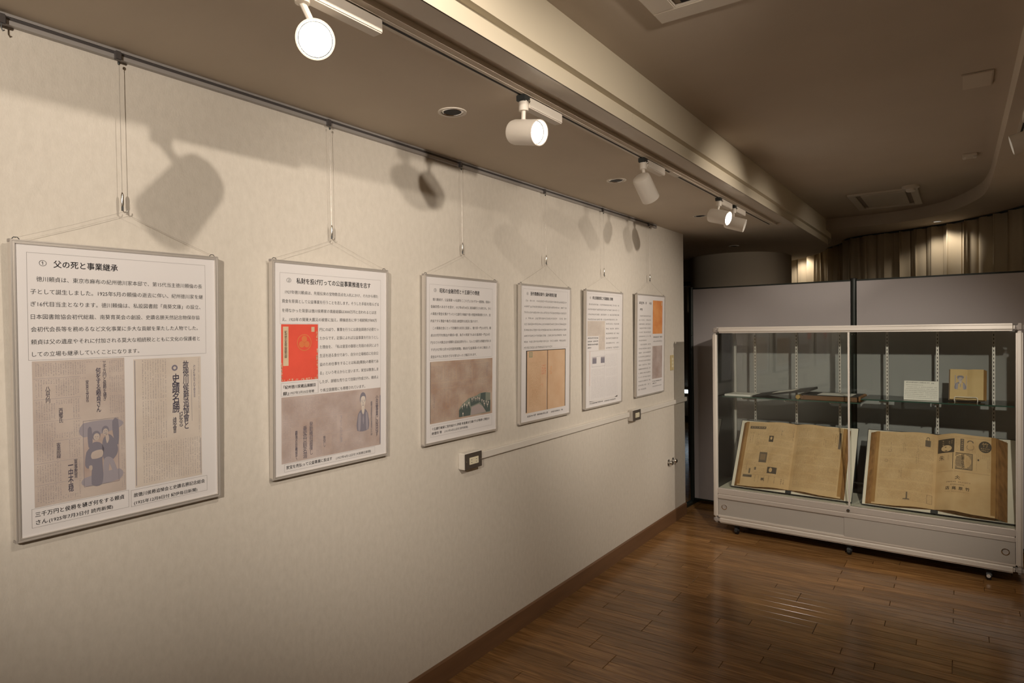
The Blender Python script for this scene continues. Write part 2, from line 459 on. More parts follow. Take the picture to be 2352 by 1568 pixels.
def build_setting():
    # left picture wall with the wall's end face
    MB().box(-.16, 0, -2.5, 5.36, 0, 2.6).build('wall_left', M['wallpaper'])
    struct(bpy.data.objects['wall_left'], 'cream textured wallpaper wall carrying the six panels')
    b = MB().extrude([(0,0),(.010,0),(.010,.094),(.006,.101),(0,.101)], ((0,0,0),(1,0,0),(0,0,1),(0,1,0)), -2.5, 5.362).build('baseboard_left', M['baseboard'])
    struct(b, 'dark brown baseboard along the cream wall')
    # floor: slab, with the planks in view laid one by one
    PX0, PX1, PY0 = .0, 3.2, 1.95
    rows = 62; PW = .075; PY1 = PY0 + rows*PW
    m = MB()
    m.box(-3.2, 4.3, -2.5, 10.6, -.08, -.012)
    m.box(-3.2, 4.3, -2.5, PY0-.001, -.012, 0)
    m.box(-3.2, 4.3, PY1+.001, 10.6, -.012, 0)
    m.box(-3.2, PX0-.001, PY0-.001, PY1+.001, -.012, 0)
    m.box(3.42, 4.3, PY0-.001, PY1+.001, -.012, 0)
    fl = struct(m.build('floor', M['wood']), 'glossy dark brown strip wood floor')
    meshes = {}
    def plank_mesh(L):
        if L in meshes: return meshes[L]
        g = .0009; c = .0015; w = PW
        vs = [(g,g,-.011),(L-g,g,-.011),(L-g,w-g,-.011),(g,w-g,-.011),(g,g,-c),(L-g,g,-c),(L-g,w-g,-c),(g,w-g,-c),(g+c,g+c,0),(L-g-c,g+c,0),(L-g-c,w-g-c,0),(g+c,w-g-c,0)]
        fs = [(0,3,2,1),(8,9,10,11)] + [(i,(i+1)%4,4+(i+1)%4,4+i) for i in range(4)] + [(4+i,4+(i+1)%4,8+(i+1)%4,8+i) for i in range(4)]
        me = bpy.data.meshes.new('plank'); me.from_pydata(vs, [], fs); me.materials.append(M['wood'])
        meshes[L] = me
        return me
    rnd = random.Random(3)
    n = 0
    for r in range(rows):
        x = 0.0; first = True
        while x < 3.2:
            L = rnd.choice((.25, .4, .55, .7)) if first else rnd.choice((.6, .75, .9, .9, 1.05))
            if x + L > 3.2: L = round(3.42 - x, 2) if 3.42 - x < 1.3 else L
            o = bpy.data.objects.new('plank', plank_mesh(L))
            o.location = (x, PY0 + r*PW, 0); o.parent = fl
            COL.objects.link(o)
            x += L; first = False; n += 1
    # low ceiling: main field, groove beside the satin strip, far lobe
    m = MB()
    m.box(-3.2, .757, -2.5, 5.35, CZ, CZ+.2)
    m.box(.757, .860, -2.5, 5.35, CZ+.016, CZ+.2)
    far = [p for p in EDGE if p[1] > 5.5]
    poly = [(-3.2, 5.35), (.870, 5.35)] + [(x-.005, y-.002) for x, y in far]
    m.prism(poly, CZ, CZ+.2)
    ce = struct(m.build('ceiling', M['ceiling']), 'low beige ceiling above the picture wall')
    # bulkhead: satin underside strip, lower fascia, upper fascia; panel joints at Y = 2.38
    cuts = [(-2.5, -.02), (-.018, 2.379), (2.381, 4.78), (4.782, 5.35)]
    t1 = empty('trim_1'); struct(t1, 'satin strip under the edge of the bulkhead')
    for a, bb in cuts:
        MB().box(.802, .8745, a, bb, CZ, CZ+.015).build('strip_panel', M['ceiling_gloss'], t1)
    t2 = empty('trim_2'); struct(t2, 'narrow lower fascia of the stepped bulkhead')
    t3 = empty('trim_3'); struct(t3, 'tall upper fascia of the stepped bulkhead')
    segs = [(-2.5, 2.379), (2.381, 9)]
    def sub(path, a, bb):
        pts = [p for p in path if a < p[1] < bb and p[0] > -.2]
        if a > -2.6 and a <= 2.5: pts = [(path[0][0], a)] + pts
        if bb < 5: pts = pts + [(path[0][0], bb)]
        return pts
    def offset(path, d):
        out = []
        for i, p in enumerate(path):
            q0 = Vector(path[max(i-1,0)]); q1 = Vector(path[min(i+1,len(path)-1)])
            t = (q1-q0).normalized()
            out.append((p[0] + t.y*d, p[1] - t.x*d))
        return out
    for a, bb in segs:
        pts = sub(EDGE, a, bb)
        o1 = offset(pts, .001); o0 = offset(pts, -.003)
        n = len(pts)
        m = MB()
        m.add([(x,y,CZ) for x,y in o1]+[(x,y,LZ) for x,y in o1]+[(x,y,LZ) for x,y in o0]+[(x,y,CZ) for x,y in o0],
              [(k*n+i, k*n+i+1, ((k+1)%4)*n+i+1, ((k+1)%4)*n+i) for k in range(4) for i in range(n-1)] + [(0,n,2*n,3*n),(n-1,2*n-1,3*n-1,4*n-1)])
        m.build('fascia_panel', M['fascia'], t2)
        o1 = offset(pts, .028); o0 = offset(pts, -.010)
        m = MB()
        m.add([(x,y,LZ) for x,y in o1]+[(x,y,UZ+.01) for x,y in o1]+[(x,y,UZ+.01) for x,y in o0]+[(x,y,LZ) for x,y in o0],
              [(k*n+i, k*n+i+1, ((k+1)%4)*n+i+1, ((k+1)%4)*n+i) for k in range(4) for i in range(n-1)] + [(0,n,2*n,3*n),(n-1,2*n-1,3*n-1,4*n-1)])
        p = m.build('fascia_panel', M['fascia'], t3)
        if a < 0:
            MB().cyl((.902, 1.36, 2.565), (.9045, 1.36, 2.565), .004, 10).build('screw_hole', M['black'], p)
            MB().cyl((.902, 1.36, 2.53), (.9045, 1.36, 2.53), .004, 10).build('screw_hole', M['black'], p)
    # raised ceiling and the soffit round it
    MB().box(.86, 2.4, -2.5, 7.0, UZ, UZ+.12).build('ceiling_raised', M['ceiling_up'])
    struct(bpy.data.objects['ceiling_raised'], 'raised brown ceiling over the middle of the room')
    n = len(REC)
    outer = []
    for i, (x, y) in enumerate(REC):
        if y < 4.8: outer.append((4.3, y))
        else:
            t = i/(n-1)
            outer.append(None)
    k0 = next(i for i, p in enumerate(outer) if p is None)
    cnt = n - k0
    o2 = [(4.3, 6.5), (4.3, 9.2), (2.0, 9.2), (.5, 9.2), (-.2, 9.2)]
    o2 = smooth_path(o2, 8)
    for i in range(k0, n):
        outer[i] = o2[min(len(o2)-1, int((i-k0)/(cnt-1)*(len(o2)-1)))]
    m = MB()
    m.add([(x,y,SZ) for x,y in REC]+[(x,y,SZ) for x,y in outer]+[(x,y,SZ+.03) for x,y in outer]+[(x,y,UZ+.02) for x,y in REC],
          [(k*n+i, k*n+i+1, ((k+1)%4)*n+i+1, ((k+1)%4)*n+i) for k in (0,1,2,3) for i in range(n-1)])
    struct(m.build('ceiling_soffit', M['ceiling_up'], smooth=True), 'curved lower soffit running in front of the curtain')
    # other walls of the place
    struct(MB().box(4.3, 4.45, -2.5, 10.6, 0, 2.7).build('wall_right', M['wallpaper']))
    struct(MB().box(-3.2, 4.45, -2.65, -2.5, 0, 2.7).build('wall_back', M['wallpaper']))
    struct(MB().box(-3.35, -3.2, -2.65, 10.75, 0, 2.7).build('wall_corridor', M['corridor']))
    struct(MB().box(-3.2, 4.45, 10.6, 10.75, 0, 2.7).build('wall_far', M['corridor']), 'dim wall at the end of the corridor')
    struct(MB().box(-3.2, 1.0, 10.585, 10.6, 0, .11).build('baseboard_far', M['doorframe']))
    # return of the picture wall beside the corridor and the curved wall beyond it
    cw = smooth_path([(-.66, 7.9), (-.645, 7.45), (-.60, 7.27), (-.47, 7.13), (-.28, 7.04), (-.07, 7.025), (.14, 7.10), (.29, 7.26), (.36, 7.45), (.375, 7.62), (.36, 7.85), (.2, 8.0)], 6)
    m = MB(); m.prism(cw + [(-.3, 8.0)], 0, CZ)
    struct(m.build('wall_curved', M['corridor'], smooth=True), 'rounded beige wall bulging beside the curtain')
    # doorway header and jambs across the corridor
    d = empty('door_1'); struct(d, 'dark framed corridor opening behind the end of the picture wall')
    MB().box(-1.9, -.66, 7.44, 7.52, 2.13, CZ).build('header', M['corridor'], d)
    MB().box(-1.9, -.66, 7.42, 7.54, 2.08, 2.13).build('door_head', M['doorframe'], d)
    MB().box(-.70, -.655, 7.42, 7.54, 0, 2.08).build('door_jamb', M['corridor'], d)
    MB().box(-1.15, -1.06, 7.42, 7.54, 0, 2.08).build('door_jamb', M['doorframe'], d)
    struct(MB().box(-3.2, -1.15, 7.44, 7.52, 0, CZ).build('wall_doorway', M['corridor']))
build_setting()

# ------------------------------------------------------------------ curtain
def build_curtain():
    path = smooth_path(CURT, 60)
    P = [Vector((x, y)) for x, y in path]
    s = 0; vs = []; n = len(P); top = []; bot = []
    rows = 7
    grid = [[None]*n for _ in range(rows)]
    for i in range(n):
        if i: s += (P[i]-P[i-1]).length
        t = (P[min(i+1,n-1)] - P[max(i-1,0)]).normalized()
        nr = Vector((-t.y, t.x))
        for k in range(rows):
            f = k/(rows-1)
            ph = s*2*math.pi/.165 + .7*math.sin(s*3.1) + .5*math.sin(s*7.7+f*1.3)
            amp = (.030 + .012*math.sin(s*2.3))*(.75+.35*f)
            q = P[i] + nr*(amp*math.sin(ph) + .010*math.sin(2.3*ph+1)) + t*(.016*math.sin(2*ph))
            grid[k][i] = (q.x, q.y, SZ-.012 - f*(SZ-.05))
    m = MB()
    for k in range(rows): m.v += grid[k]
    for k in range(rows-1):
        for i in range(n-1):
            m.f.append((k*n+i, k*n+i+1, (k+1)*n+i+1, (k+1)*n+i))
    root = empty('curtain', (0, 0, 0))
    tag(root, 'long beige pleated curtain behind the grey partition', 'curtain')
    o = m.build('curtain_fabric', M['curtain'], root, smooth=True)
    sm = o.modifiers.new('thickness', 'SOLIDIFY'); sm.thickness = .003
    tr = smooth_path(CURT, 12)
    t = MB().tube([(x, y, SZ-.008) for x, y in tr], .008, 6)
    t.build('curtain_track', M['dark_metal'], root)
build_curtain()

# ------------------------------------------------------------------ picture rail, hangers
def build_rail():
    r = empty('picture_rail', (0, 1.1, CZ))
    tag(r, 'grey aluminium picture rail under the ceiling along the cream wall', 'picture rail')
    y0, y1 = -3.6, 3.63
    MB().extrude([(0,0),(.017,0),(.017,-.007),(.012,-.007),(.012,-.016),(.017,-.016),(.017,-.027),(0,-.027)], ((0,0,0),(1,0,0),(0,0,1),(0,1,0)), y0, y1).build('rail_channel', M['alu'], r)
    MB().box(.0121, .0128, y0, y1, -.0155, -.0075).build('channel_slot', M['runner'], r)
    MB().box(0, .018, y1, y1+.006, -.028, 0).build('end_cap', M['grey_plastic'], r)
build_rail()
HOOKS = [(.866, 1.942), (1.592, 1.942), (2.356, 1.956), (3.098, 1.962), (3.816, 1.941), (4.573, 1.948)]
ORD = ['first', 'second', 'third', 'fourth', 'fifth', 'sixth']
def build_hangers():
    for i, (y, z) in enumerate(HOOKS):
        h = empty('wire_hanger', (.026, y, CZ-.02))
        tag(h, f'steel wire hanger and hook above the {ORD[i]} hanging panel', 'picture hanger', 'wire hangers on the picture rail')
        MB().box(-.012, .002, -.008, .008, -.012, .012).build('rail_runner', M['runner'], h, bevel=.002)
        MB().lathe([(.0018,0),(.0032,.002),(.0032,.006),(.0015,.009)], (0,0,-.026), (0,0,1), 10).build('eyelet', M['dark_metal'], h, smooth=True)
        L = CZ-.02 - z
        MB().cyl((0,0,-.024), (0,0,-L+.045), .0007, 6).build('wire', M['wire'], h)
        MB().lathe([(0,.048),(.0022,.046),(.0040,.040),(.0040,.012),(.0028,.008),(0,.008)], (0,0,-L), (0,0,1), 14).build('gripper', M['chrome'], h, smooth=True)
        pts = [(0,0,-L+.009),(0,0,-L+.002)] + [(0, .006-.006*math.cos(R(a)), -L-.001-.006*math.sin(R(a))) for a in range(0, 210, 20)]
        MB().tube(pts, .0013, 8).build('hook', M['chrome'], h, smooth=True)
        MB().cyl((0,0,-L+.008), (0,0,-L-.004), .0030, 10).build('hook_latch', M['dark_metal'], h)
    o = empty('rail_runner_hook', (.026, .60, CZ-.02))
    tag(o, 'empty dark runner hook on the picture rail, without any wire', 'picture hanger')
    MB().box(-.012, .003, -.010, .010, -.013, .012).build('rail_runner', M['runner'], o, bevel=.002)
    MB().tube([(0,0,-.012),(0,0,-.024),(0,.003,-.030),(0,.006,-.027)], .0016, 8).build('hook', M['dark_metal'], o, smooth=True)
build_hangers()

# ------------------------------------------------------------------ the six framed panels
PW_, PH_ = .535, .748
PAN = [(.8693, 1.8324, .0019), (1.597, 1.8413, -.004), (2.3491, 1.8397, -.0038), (3.0889, 1.8374, -.002), (3.8102, 1.8363, -.0016), (4.579, 1.8412, .0007)]
def panel_root(i, label):
    yc, zt, t = PAN[i]
    o = empty('exhibit_panel')
    tilt = math.atan(.0161/PH_)
    ax = Vector((0, math.cos(t), math.sin(t)))
    up = Vector((math.sin(tilt), -math.sin(t), math.cos(tilt)*math.cos(t))).normalized()
    nz = ax.cross(up).normalized(); up = nz.cross(ax)
    Mx = Matrix((ax, up, nz)).transposed().to_4x4()
    # origin: bottom centre on the front face
    Mx.translation = Vector((.0381, yc, zt)) - up*PH_
    o.matrix_world = Mx
    tag(o, label, 'exhibit panel', 'framed exhibit panels on the cream wall')
    w2 = PW_/2; d = .018
    # frame: four mitred bars with a stepped face
    prof = [(0, -d), (0, 0), (.0032, .0), (.0036, -.0012), (.0062, -.0012), (.0066, 0), (.0095, 0), (.0105, -.003), (.0105, -d)]
    cs = [(-w2, 0), (w2, 0), (w2, PH_), (-w2, PH_)]
    for k in range(4):
        a = Vector(cs[k]); b = Vector(cs[(k+1)%4]); t_ = (b-a).normalized(); nn = Vector((-t_.y, t_.x))
        vs = []
        for q in (0, 1):
            for (x, zz) in prof:
                p = (a + t_*x if q == 0 else b - t_*x) + nn*x
                vs.append((p.x, p.y, zz))
        n = len(prof)
        fs = [(j, (j+1)%n, n+(j+1)%n, n+j) for j in range(n)] + [tuple(range(n)), tuple(range(2*n-1, n-1, -1))]
        MB().add(vs, fs).build('frame_bar', M['alu_light'], o)
        MB().box(a.x-.0012 if a.x < 0 else a.x-.007, a.x+.007 if a.x < 0 else a.x+.0012, a.y-.0012 if a.y < .1 else a.y-.007, a.y+.007 if a.y < .1 else a.y+.0012, -d-.001, -.004).build('corner_cap', M['grey_plastic'], o, bevel=.001)
    MB().box(-w2+.003, w2-.003, .003, PH_-.003, -.012, -.0065).build('backing_board', M['foam'], o)
    MB().box(-w2+.004, w2-.004, .004, PH_-.004, -.0065, -.004).build('printed_sheet', M['paper'], o)
    # hanging string to the hook
    hy, hz = HOOKS[i]
    inv = Mx.inverted()
    hk = inv @ Vector((.026, hy, hz-.008))
    for sx in (-1, 1):
        e = Vector((sx*(w2-.012), PH_+.004, -.012))
        MB().tube([e, hk.lerp(e, .5)+Vector((0, -.002, 0)), hk], .00045, 5).build('hanging_string', M['string'], o)
        MB().tube([(sx*(w2-.022), PH_+.001, -.010), (sx*(w2-.018), PH_+.006, -.010), (sx*(w2-.010), PH_+.006, -.010), (sx*(w2-.006), PH_+.001, -.010)], .0011, 6).build('string_eyelet', M['dark_metal'], o)
    pl = lambda u, v, h: (u, PH_-v, -.004+h)
    return o, Print(pl)

NAMES = {
    'title': ('title_line', 'ink'), 'body': ('text_line', 'ink_grey'), 'cap': ('caption_line', 'ink'), 'line': ('ruled_border', 'line'),
}
def sub_print(o, pr, name, material, u0, v0, u1, v1, layers, h=.0004):
    """a picture printed on the sheet (part) with its printed details as sub-parts"""
    base = MB().add([pr.place(u0,v1,h), pr.place(u1,v1,h), pr.place(u1,v0,h), pr.place(u0,v0,h)], [(0,1,2,3)]).build(name, M[material], o, recalc=False)
    q = Print(pr.place, h=h+.0003)
    layers(q)
    q.build(None, base)
    return base

def rounded(pts, n=4):
    P = [Vector(p) for p in pts]; N = len(P); out = []
    for i in range(N):
        a, b, c, d = P[i-1], P[i], P[(i+1)%N], P[(i+2)%N]
        for k in range(n):
            t = k/n
            m = b.lerp(c, t)
            e = ((b-a) - (d-c)) * .06 * t*(1-t)*4
            out.append((m.x+e.x, m.y+e.y))
    return out
def couple_photo(q, u0, v0, u1, v1):
    w = u1-u0; H = v1-v0
    P = lambda key, pts, h: q.poly(key, [(u0+x*w, v0+y*H) for x, y in reversed(rounded(pts))], h)
    q.rect('photo|clip_rose', u0, v0, u1, v1)
    P('photo_tone|ink_pale', [(0,0),(1,0),(1,.13),(0,.22)], .0002)
    P('photo_dark|ink_mid', [(.12,.10),(.22,.09),(.24,.36),(.13,.38)], .0003)
    P('photo_dark|ink_mid', [(.80,.02),(.97,.0),(.97,.40),(.84,.30)], .0003)
    P('photo_tone|ink_pale', [(0,.86),(1,.80),(1,.97),(.3,1),(0,.98)], .0002)
    # woman in a dark kimono
    P('photo_dark|ink_mid', [(.26,.32),(.20,.38),(.07,.46),(.03,.66),(.12,.72),(.22,.70),(.20,.98),(.48,1.0),(.52,.80),(.50,.60),(.56,.44),(.44,.33)], .0004)
    q.disc('photo_dark|ink_mid', u0+.345*w, v0+.215*H, .115*w, .075*H, h=.0005)
    q.disc('photo_light|clip', u0+.355*w, v0+.235*H, .085*w, .055*H, h=.0006)
    P('photo_light|clip', [(.23,.47),(.50,.45),(.50,.56),(.22,.575)], .0006)
    P('photo_light|clip', [(.14,.68),(.22,.68),(.22,.745),(.15,.75)], .0006)
    # man in coat and light trousers
    P('photo_dark|ink_mid', [(.55,.27),(.50,.42),(.55,.62),(.68,.68),(.92,.56),(.94,.42),(.82,.28),(.70,.22)], .0004)
    P('photo_tone|ink_pale', [(.56,.60),(.54,.86),(.66,.90),(.70,.68),(.84,.90),(.96,.92),(.80,.62)], .0005)
    q.disc('photo_light|clip', u0+.605*w, v0+.175*H, .075*w, .055*H, h=.0006)
    P('photo_light|clip', [(.60,.225),(.68,.225),(.70,.30),(.64,.36)], .0006)
    q.disc('photo_dark|ink_mid', u0+.60*w, v0+.145*H, .10*w, .068*H, h=.00055)

    for x, y, a in ((.325,.235,.016), (.385,.235,.016), (.575,.16,.016), (.63,.16,.016)):
        q.rect('photo_mark|ink_mid', u0+(x-a)*w, v0+(y-.004)*H, u0+(x+a)*w, v0+(y+.004)*H, h=.0008)
    q.rect('photo_mark|ink_mid', u0+.335*w, v0+.262*H, u0+.375*w, v0+.266*H, h=.0008); q.rect('photo_mark|ink_mid', u0+.56*w, v0+.192*H, u0+.64*w, v0+.2*H, h=.0008)

def p1():
    o, pr = panel_root(0, 'largest framed exhibit panel numbered one, with a couple in an old newspaper photo')
    pr.frame('line', -.234, .029, .227, .298, .0007)
    pr.text('title', '①', -.2075, .054, -.191, .0165)
    pr.text('title', '父の死と事業継承', -.176, .055, -.0226, .0185, bold=.016)
    L = [('徳川頼貞は、東京市麻布の紀州徳川家本邸で、第15代当主徳川頼倫の長', -.214, .2165, .0945), ('子として誕生しました。1925年5月の頼倫の逝去に伴い、紀州徳川家を継', -.227, .2185, .1262),
         ('ぎ16代目当主となります。徳川頼倫は、私設図書館「南葵文庫」の設立、', -.227, .2105, .1572), ('日本図書館協会初代総裁、南葵育英会の創設、史蹟名勝天然記念物保存協', -.227, .2075, .189),
         ('会初代会長等を務めるなど文化事業に多大な貢献を果たした人物でした。', -.2275, .2015, .2206), ('頼貞は父の遺産やそれに付加される莫大な相続税とともに文化の保護者と', -.228, .2075, .2522), ('しての立場も継承していくことになります。', -.226, .030, .283)]
    for t, a, b, v in L: pr.text('body', t, a, v, b, .0128, bold=.004)
    pr.frame('line', -.234, .671, -.0035, .719, .0007); pr.frame('line', .002, .674, .2252, .7205, .0007)
    pr.text('cap', '三千万円と侯爵を襲ぎ何をする頼貞', -.2265, .687, -.0155, .0125, bold=.012)
    pr.text('cap', 'さん', -.2255, .7068, -.200, .0125, bold=.012); pr.text('cap', '(1925年7月3日付 読売新聞)', -.197, .708, -.0455, .0110, bold=.010)
    pr.text('cap', '故徳川侯爵追悼会と史蹟名勝記念総会', .0095, .6897, .2175, .0118, bold=.012)
    pr.text('cap', '(1925年12月8日付 紀伊毎日新聞)', .0098, .7115, .1935, .0108, bold=.010)
    pr.build(NAMES, o)
    def c1(q):
        rows = [.345, .398, .455, .507, .560, .615]
        skip = [(-.103,.31,-.052,.47), (-.124,.35,-.098,.47), (-.205,.36,-.180,.41), (-.178,.415,-.140,.49), (-.185,.50,-.150,.555), (-.165,.555,-.125,.65), (-.120,.455,-.020,.668)]
        q.columns('column_text|ink_col', -.224, .306, -.012, .664, .0041, 11, skip, rows=rows)
        for r in rows: q.rect('column_rule|ink_pale', -.225, r-.0003, -.12, r+.0003)
        q.vtext('headline|ink_blue', '何をする頼貞さん', -.0765, .324, .444, .0125, bold=.02)
        q.vtext('headline|ink_blue', '三千万円と侯爵を襲ぎ', -.061, .308, .415, .0088, bold=.01)
        q.vtext('headline|ink_blue', '家来五百名', -.1035, .356, .415, .0080, bold=.01)
        q.vtext('headline|ink_blue', '八百万円', -.194, .366, .408, .0105, bold=.01)
        q.vtext('headline|ink_blue', '西郷氏', -.166, .424, .462, .0095, bold=.01)
        q.vtext('headline|ink_blue', '客車脱線', -.1725, .512, .553, .0098, bold=.01)
        q.vtext('headline|ink_blue', '一中不穏', -.146, .574, .645, .0125, bold=.02)
        q.vtext('headline|ink_blue', '軍事教育', -.134, .562, .612, .0085, bold=.01)
        couple_photo(q, -.1150, .470, -.026, .640)
        q.frame('photo_border|ink_mid', -.1155, .464, -.0285, .640, .0008, h=.0002)
    sub_print(o, pr, 'newspaper_clipping', 'clip', -.227, .3005, -.010, .669, c1)
    def c2(q):
        rows = [.425, .545]
        q.columns('column_text|ink_col', .030, .310, .205, .664, .0046, 12, [(.105,.30,.20,.545)], gap=1.55, rows=rows)
        q.rect('column_rule|ink_mid', .0165, .31, .0182, .664); q.rect('column_rule|ink_mid', .2055, .555, .2068, .664)
        q.rect('column_rule|ink_mid', .1795, .345, .1803, .50)
        q.vtext('headline|ink_blue', '故徳川侯爵追悼會と', .1625, .317, .522, .0185, bold=.018)
        q.vtext('headline|ink_blue', '史蹟名勝', .1325, .354, .470, .0225, bold=.02)
        q.vtext('headline|ink_blue', '記念', .1465, .468, .513, .0115, bold=.01)
        q.vtext('headline|ink_blue', '總會', .1275, .482, .530, .0115, bold=.01)
        q.ring('headline|ink_blue', .1294, .337, .0045, .0088)
        q.vtext('side_headline|ink_blue', '記念會', .1885, .33, .43, .006)
    sub_print(o, pr, 'newspaper_clipping', 'clip_pale', .014, .3065, .209, .669, c2)

def portrait(q, key_tone, key_dark, key_light, u0, v0, u1, v1, cap=False):
    w = u1-u0; H = v1-v0
    P = lambda key, pts, h: q.poly(key, [(u0+x*w, v0+y*H) for x, y in reversed(rounded(pts))], h)
    P(key_dark, [(.34,.47),(.10,.56),(.0,.70),(0,1),(1,1),(1,.68),(.90,.55),(.68,.46)], .0003)
    q.disc(key_dark, u0+.5*w, v0+.185*H, .275*w, .165*H, h=.0004)
    P(key_light, [(.40,.36),(.62,.36),(.64,.48),(.52,.60),(.38,.49)], .0005)
    q.disc(key_light, u0+.51*w, v0+.245*H, .215*w, .165*H, h=.0006)
    P(key_dark, [(.26,.20),(.30,.08),(.50,.03),(.70,.08),(.76,.20),(.66,.135),(.46,.12),(.34,.15)], .0007)
    for a, b in ((.35,.45), (.57,.67)):
        P(key_tone, [(a,.222),(b,.222),(b,.232),(a,.232)], .0008); P(key_dark, [(a+.02,.248),(b-.02,.248),(b-.02,.260),(a+.02,.260)], .0008)
    P(key_tone, [(.49,.26),(.54,.31),(.48,.315)], .0008)
    P(key_dark, [(.43,.348),(.58,.348),(.56,.362),(.45,.362)], .0008)
    P(key_tone, [(.52,.60),(.58,.74),(.52,.86),(.47,.74)], .0008)
    P(key_tone, [(.10,.62),(.30,.56),(.26,.98),(.08,.98)], .0005); P(key_tone, [(.76,.56),(.92,.62),(.94,.98),(.80,.98)], .0005)
    if cap: P(key_dark, [(.18,.13),(.28,.0),(.72,.0),(.86,.13),(.70,.16),(.30,.17)], .0009)

def p2():
    o, pr = panel_root(1, 'framed exhibit panel with the vermilion book cover printed on it')
    pr.rect('line', -.236, .042, .229, .0427); pr.rect('line', .2283, .042, .229, .47); pr.rect('line', -.236, .042, -.2353, .217); pr.rect('line', -.236, .2165, -.0765, .2172)
    pr.rect('line', -.0772, .2165, -.0765, .4655)
    pr.text('title', '②', -.209, .0668, -.1905, .0175); pr.text('title', '私財を投げ打っての公益事業推進を志す', -.169, .0673, .176, .0200, bold=.018)
    L = [('1927年徳川頼貞は、先祖伝来の宝物数百点を入札にかけ、それから得た', -.215, .215, .1076), ('資金を原資として公益事業を行うことを志します。そうした手段を取らざる', -.228, .2195, .1388),
         ('を得なかった背景は徳川侯爵家の資産総額は3000万円と言われるとは言', -.2275, .2065, .171), ('え、1923年の関東大震災の被害に加え、頼倫逝去に伴う相続税が800万', -.2275, .2085, .202)]
    for t, a, b, v in L: pr.text('body', t, a, v, b, .0128, bold=.006)
    Mx = ['円にのぼり、事業を行うには資金調達が必要だっ', 'たからです。記事によれば公益事業を行おうとし', 'た理由を、「私は皇室の御恩と先祖の余沢により', '生活を送る身分であり、自分の立場相応に社会公',
          '益のため仕事をすることは私達(華族)の義務であ', 'る」という考えからと言います。家宝は散逸しま', 'したが、詳細な売り立て目録が作成され、頼貞よ']
    for k, t in enumerate(Mx): pr.text('body', t, -.0700, .2373+.0316*k, .2168, .0128, bold=.006)
    pr.text('body', 'り県立図書館にも寄贈されています。', -.0667, .4582, .147, .0128, bold=.006)
    pr.frame('line', -.2325, .4205, -.0772, .4655, .0007)
    pr.text('cap', '『紀州徳川家蔵品展観目', -.223, .4355, -.0888, .0122, bold=.016)
    pr.text('cap', '録』', -.2248, .457, -.201, .0122, bold=.016); pr.text('cap', '1927年3月25日寄贈', -.196, .457, -.0955, .0105, bold=.008)
    pr.frame('line', -.2205, .7015, .1985, .7285, .0007)
    pr.text('cap', '家宝を売払って公益事業に投出す', -.213, .7142, -.0145, .0125, bold=.014); pr.text('cap', '(1927年4月12日付 大阪朝日新聞)', .0035, .7170, .1775, .0100, bold=.006)
    pr.build(NAMES, o)
    def red(q):
        rnd = random.Random(5)
        for _ in range(70):
            t = rnd.random(); s = rnd.uniform(.002, .009)
            e = rnd.randrange(3)
            u, v = ((rnd.uniform(-.084,-.080), .222+.19*t) if e == 0 else (-.229+.15*t, rnd.uniform(.409,.412)) if e == 1 else (rnd.uniform(-.2305,-.229), .35+.06*t))
            q.rect('worn_edge|red_wear', u-s*.35, v-s*.3, min(u+s*.35,-.0785), min(v+s*.5,.4145))
        q.rect('title_slip|buff', -.2245, .2265, -.2025, .3615)
        q.vtext('slip_writing|ink', '紀州徳川家蔵品展観目録', -.2135, .240, .335, .0105, bold=.008, h=.0002)
        q.disc('gilt_crest|gold', -.137, .2826, .0305, .0295); q.disc('crest_field|red', -.137, .2826, .0275, .0265, h=.0002)
        for a in (90, 210, 330):
            q.disc('crest_leaf|gold', -.137+.0125*math.cos(R(a)), .2826-.0125*math.sin(R(a)), .0115, .0115, h=.0003)
        q.rect('paper_tab|buff', -.1065, .2275, -.093, .245)
    sub_print(o, pr, 'book_cover_picture', 'red', -.2315, .2185, -.078, .415, red)
    def clip(q):
        rows = [.552, .62]
        skip = [(.104,.474,.168,.635), (.166,.474,.226,.69), (-.16,.555,-.085,.695), (-.06,.61,-.015,.69), (.01,.55,.06,.66), (-.19,.58,-.155,.69)]
        q.columns('column_text|ink_col', -.228, .476, .165, .694, .0042, 21, skip, gap=1.5, rows=rows)
        for r in rows: q.rect('column_rule|ink_pale', -.228, r-.0003, .10, r+.0003)
        q.vtext('headline|ink_blue', '公益事業に投出す', .209, .500, .662, .0145, bold=.014)
        q.vtext('headline|ink_pale', '頼貞侯の喜びは', .180, .52, .655, .0098, bold=.016)
        q.vtext('headline|ink_blue', '発動機船顛覆し', -.1085, .566, .685, .0150, bold=.004)
        q.vtext('headline|ink_blue', '乗客廿餘名溺', -.135, .578, .694, .0180, bold=.004)
        q.vtext('headline|ink_blue', '鎮海の珍機捨て', -.1715, .590, .692, .0100, bold=.016)
        q.vtext('headline|ink_pale', '衝突し', -.050, .625, .665, .0120, bold=.01)
        q.vtext('headline|ink_pale', '下りこかけ落', .028, .560, .660, .0135)
        q.rect('photo_tone|clip_rose', .106, .478, .1645, .628)
        portrait(q, 'photo_shade|ink_pale', 'photo_dark|ink_mid', 'photo_light|clip_pale', .107, .478, .164, .628)
        q.rect('sheet_gutter|ink_mid', .224, .50, .2285, .695, h=.0001)
    sub_print(o, pr, 'newspaper_clipping', 'clip_rose', -.2315, .4695, .229, .699, clip)

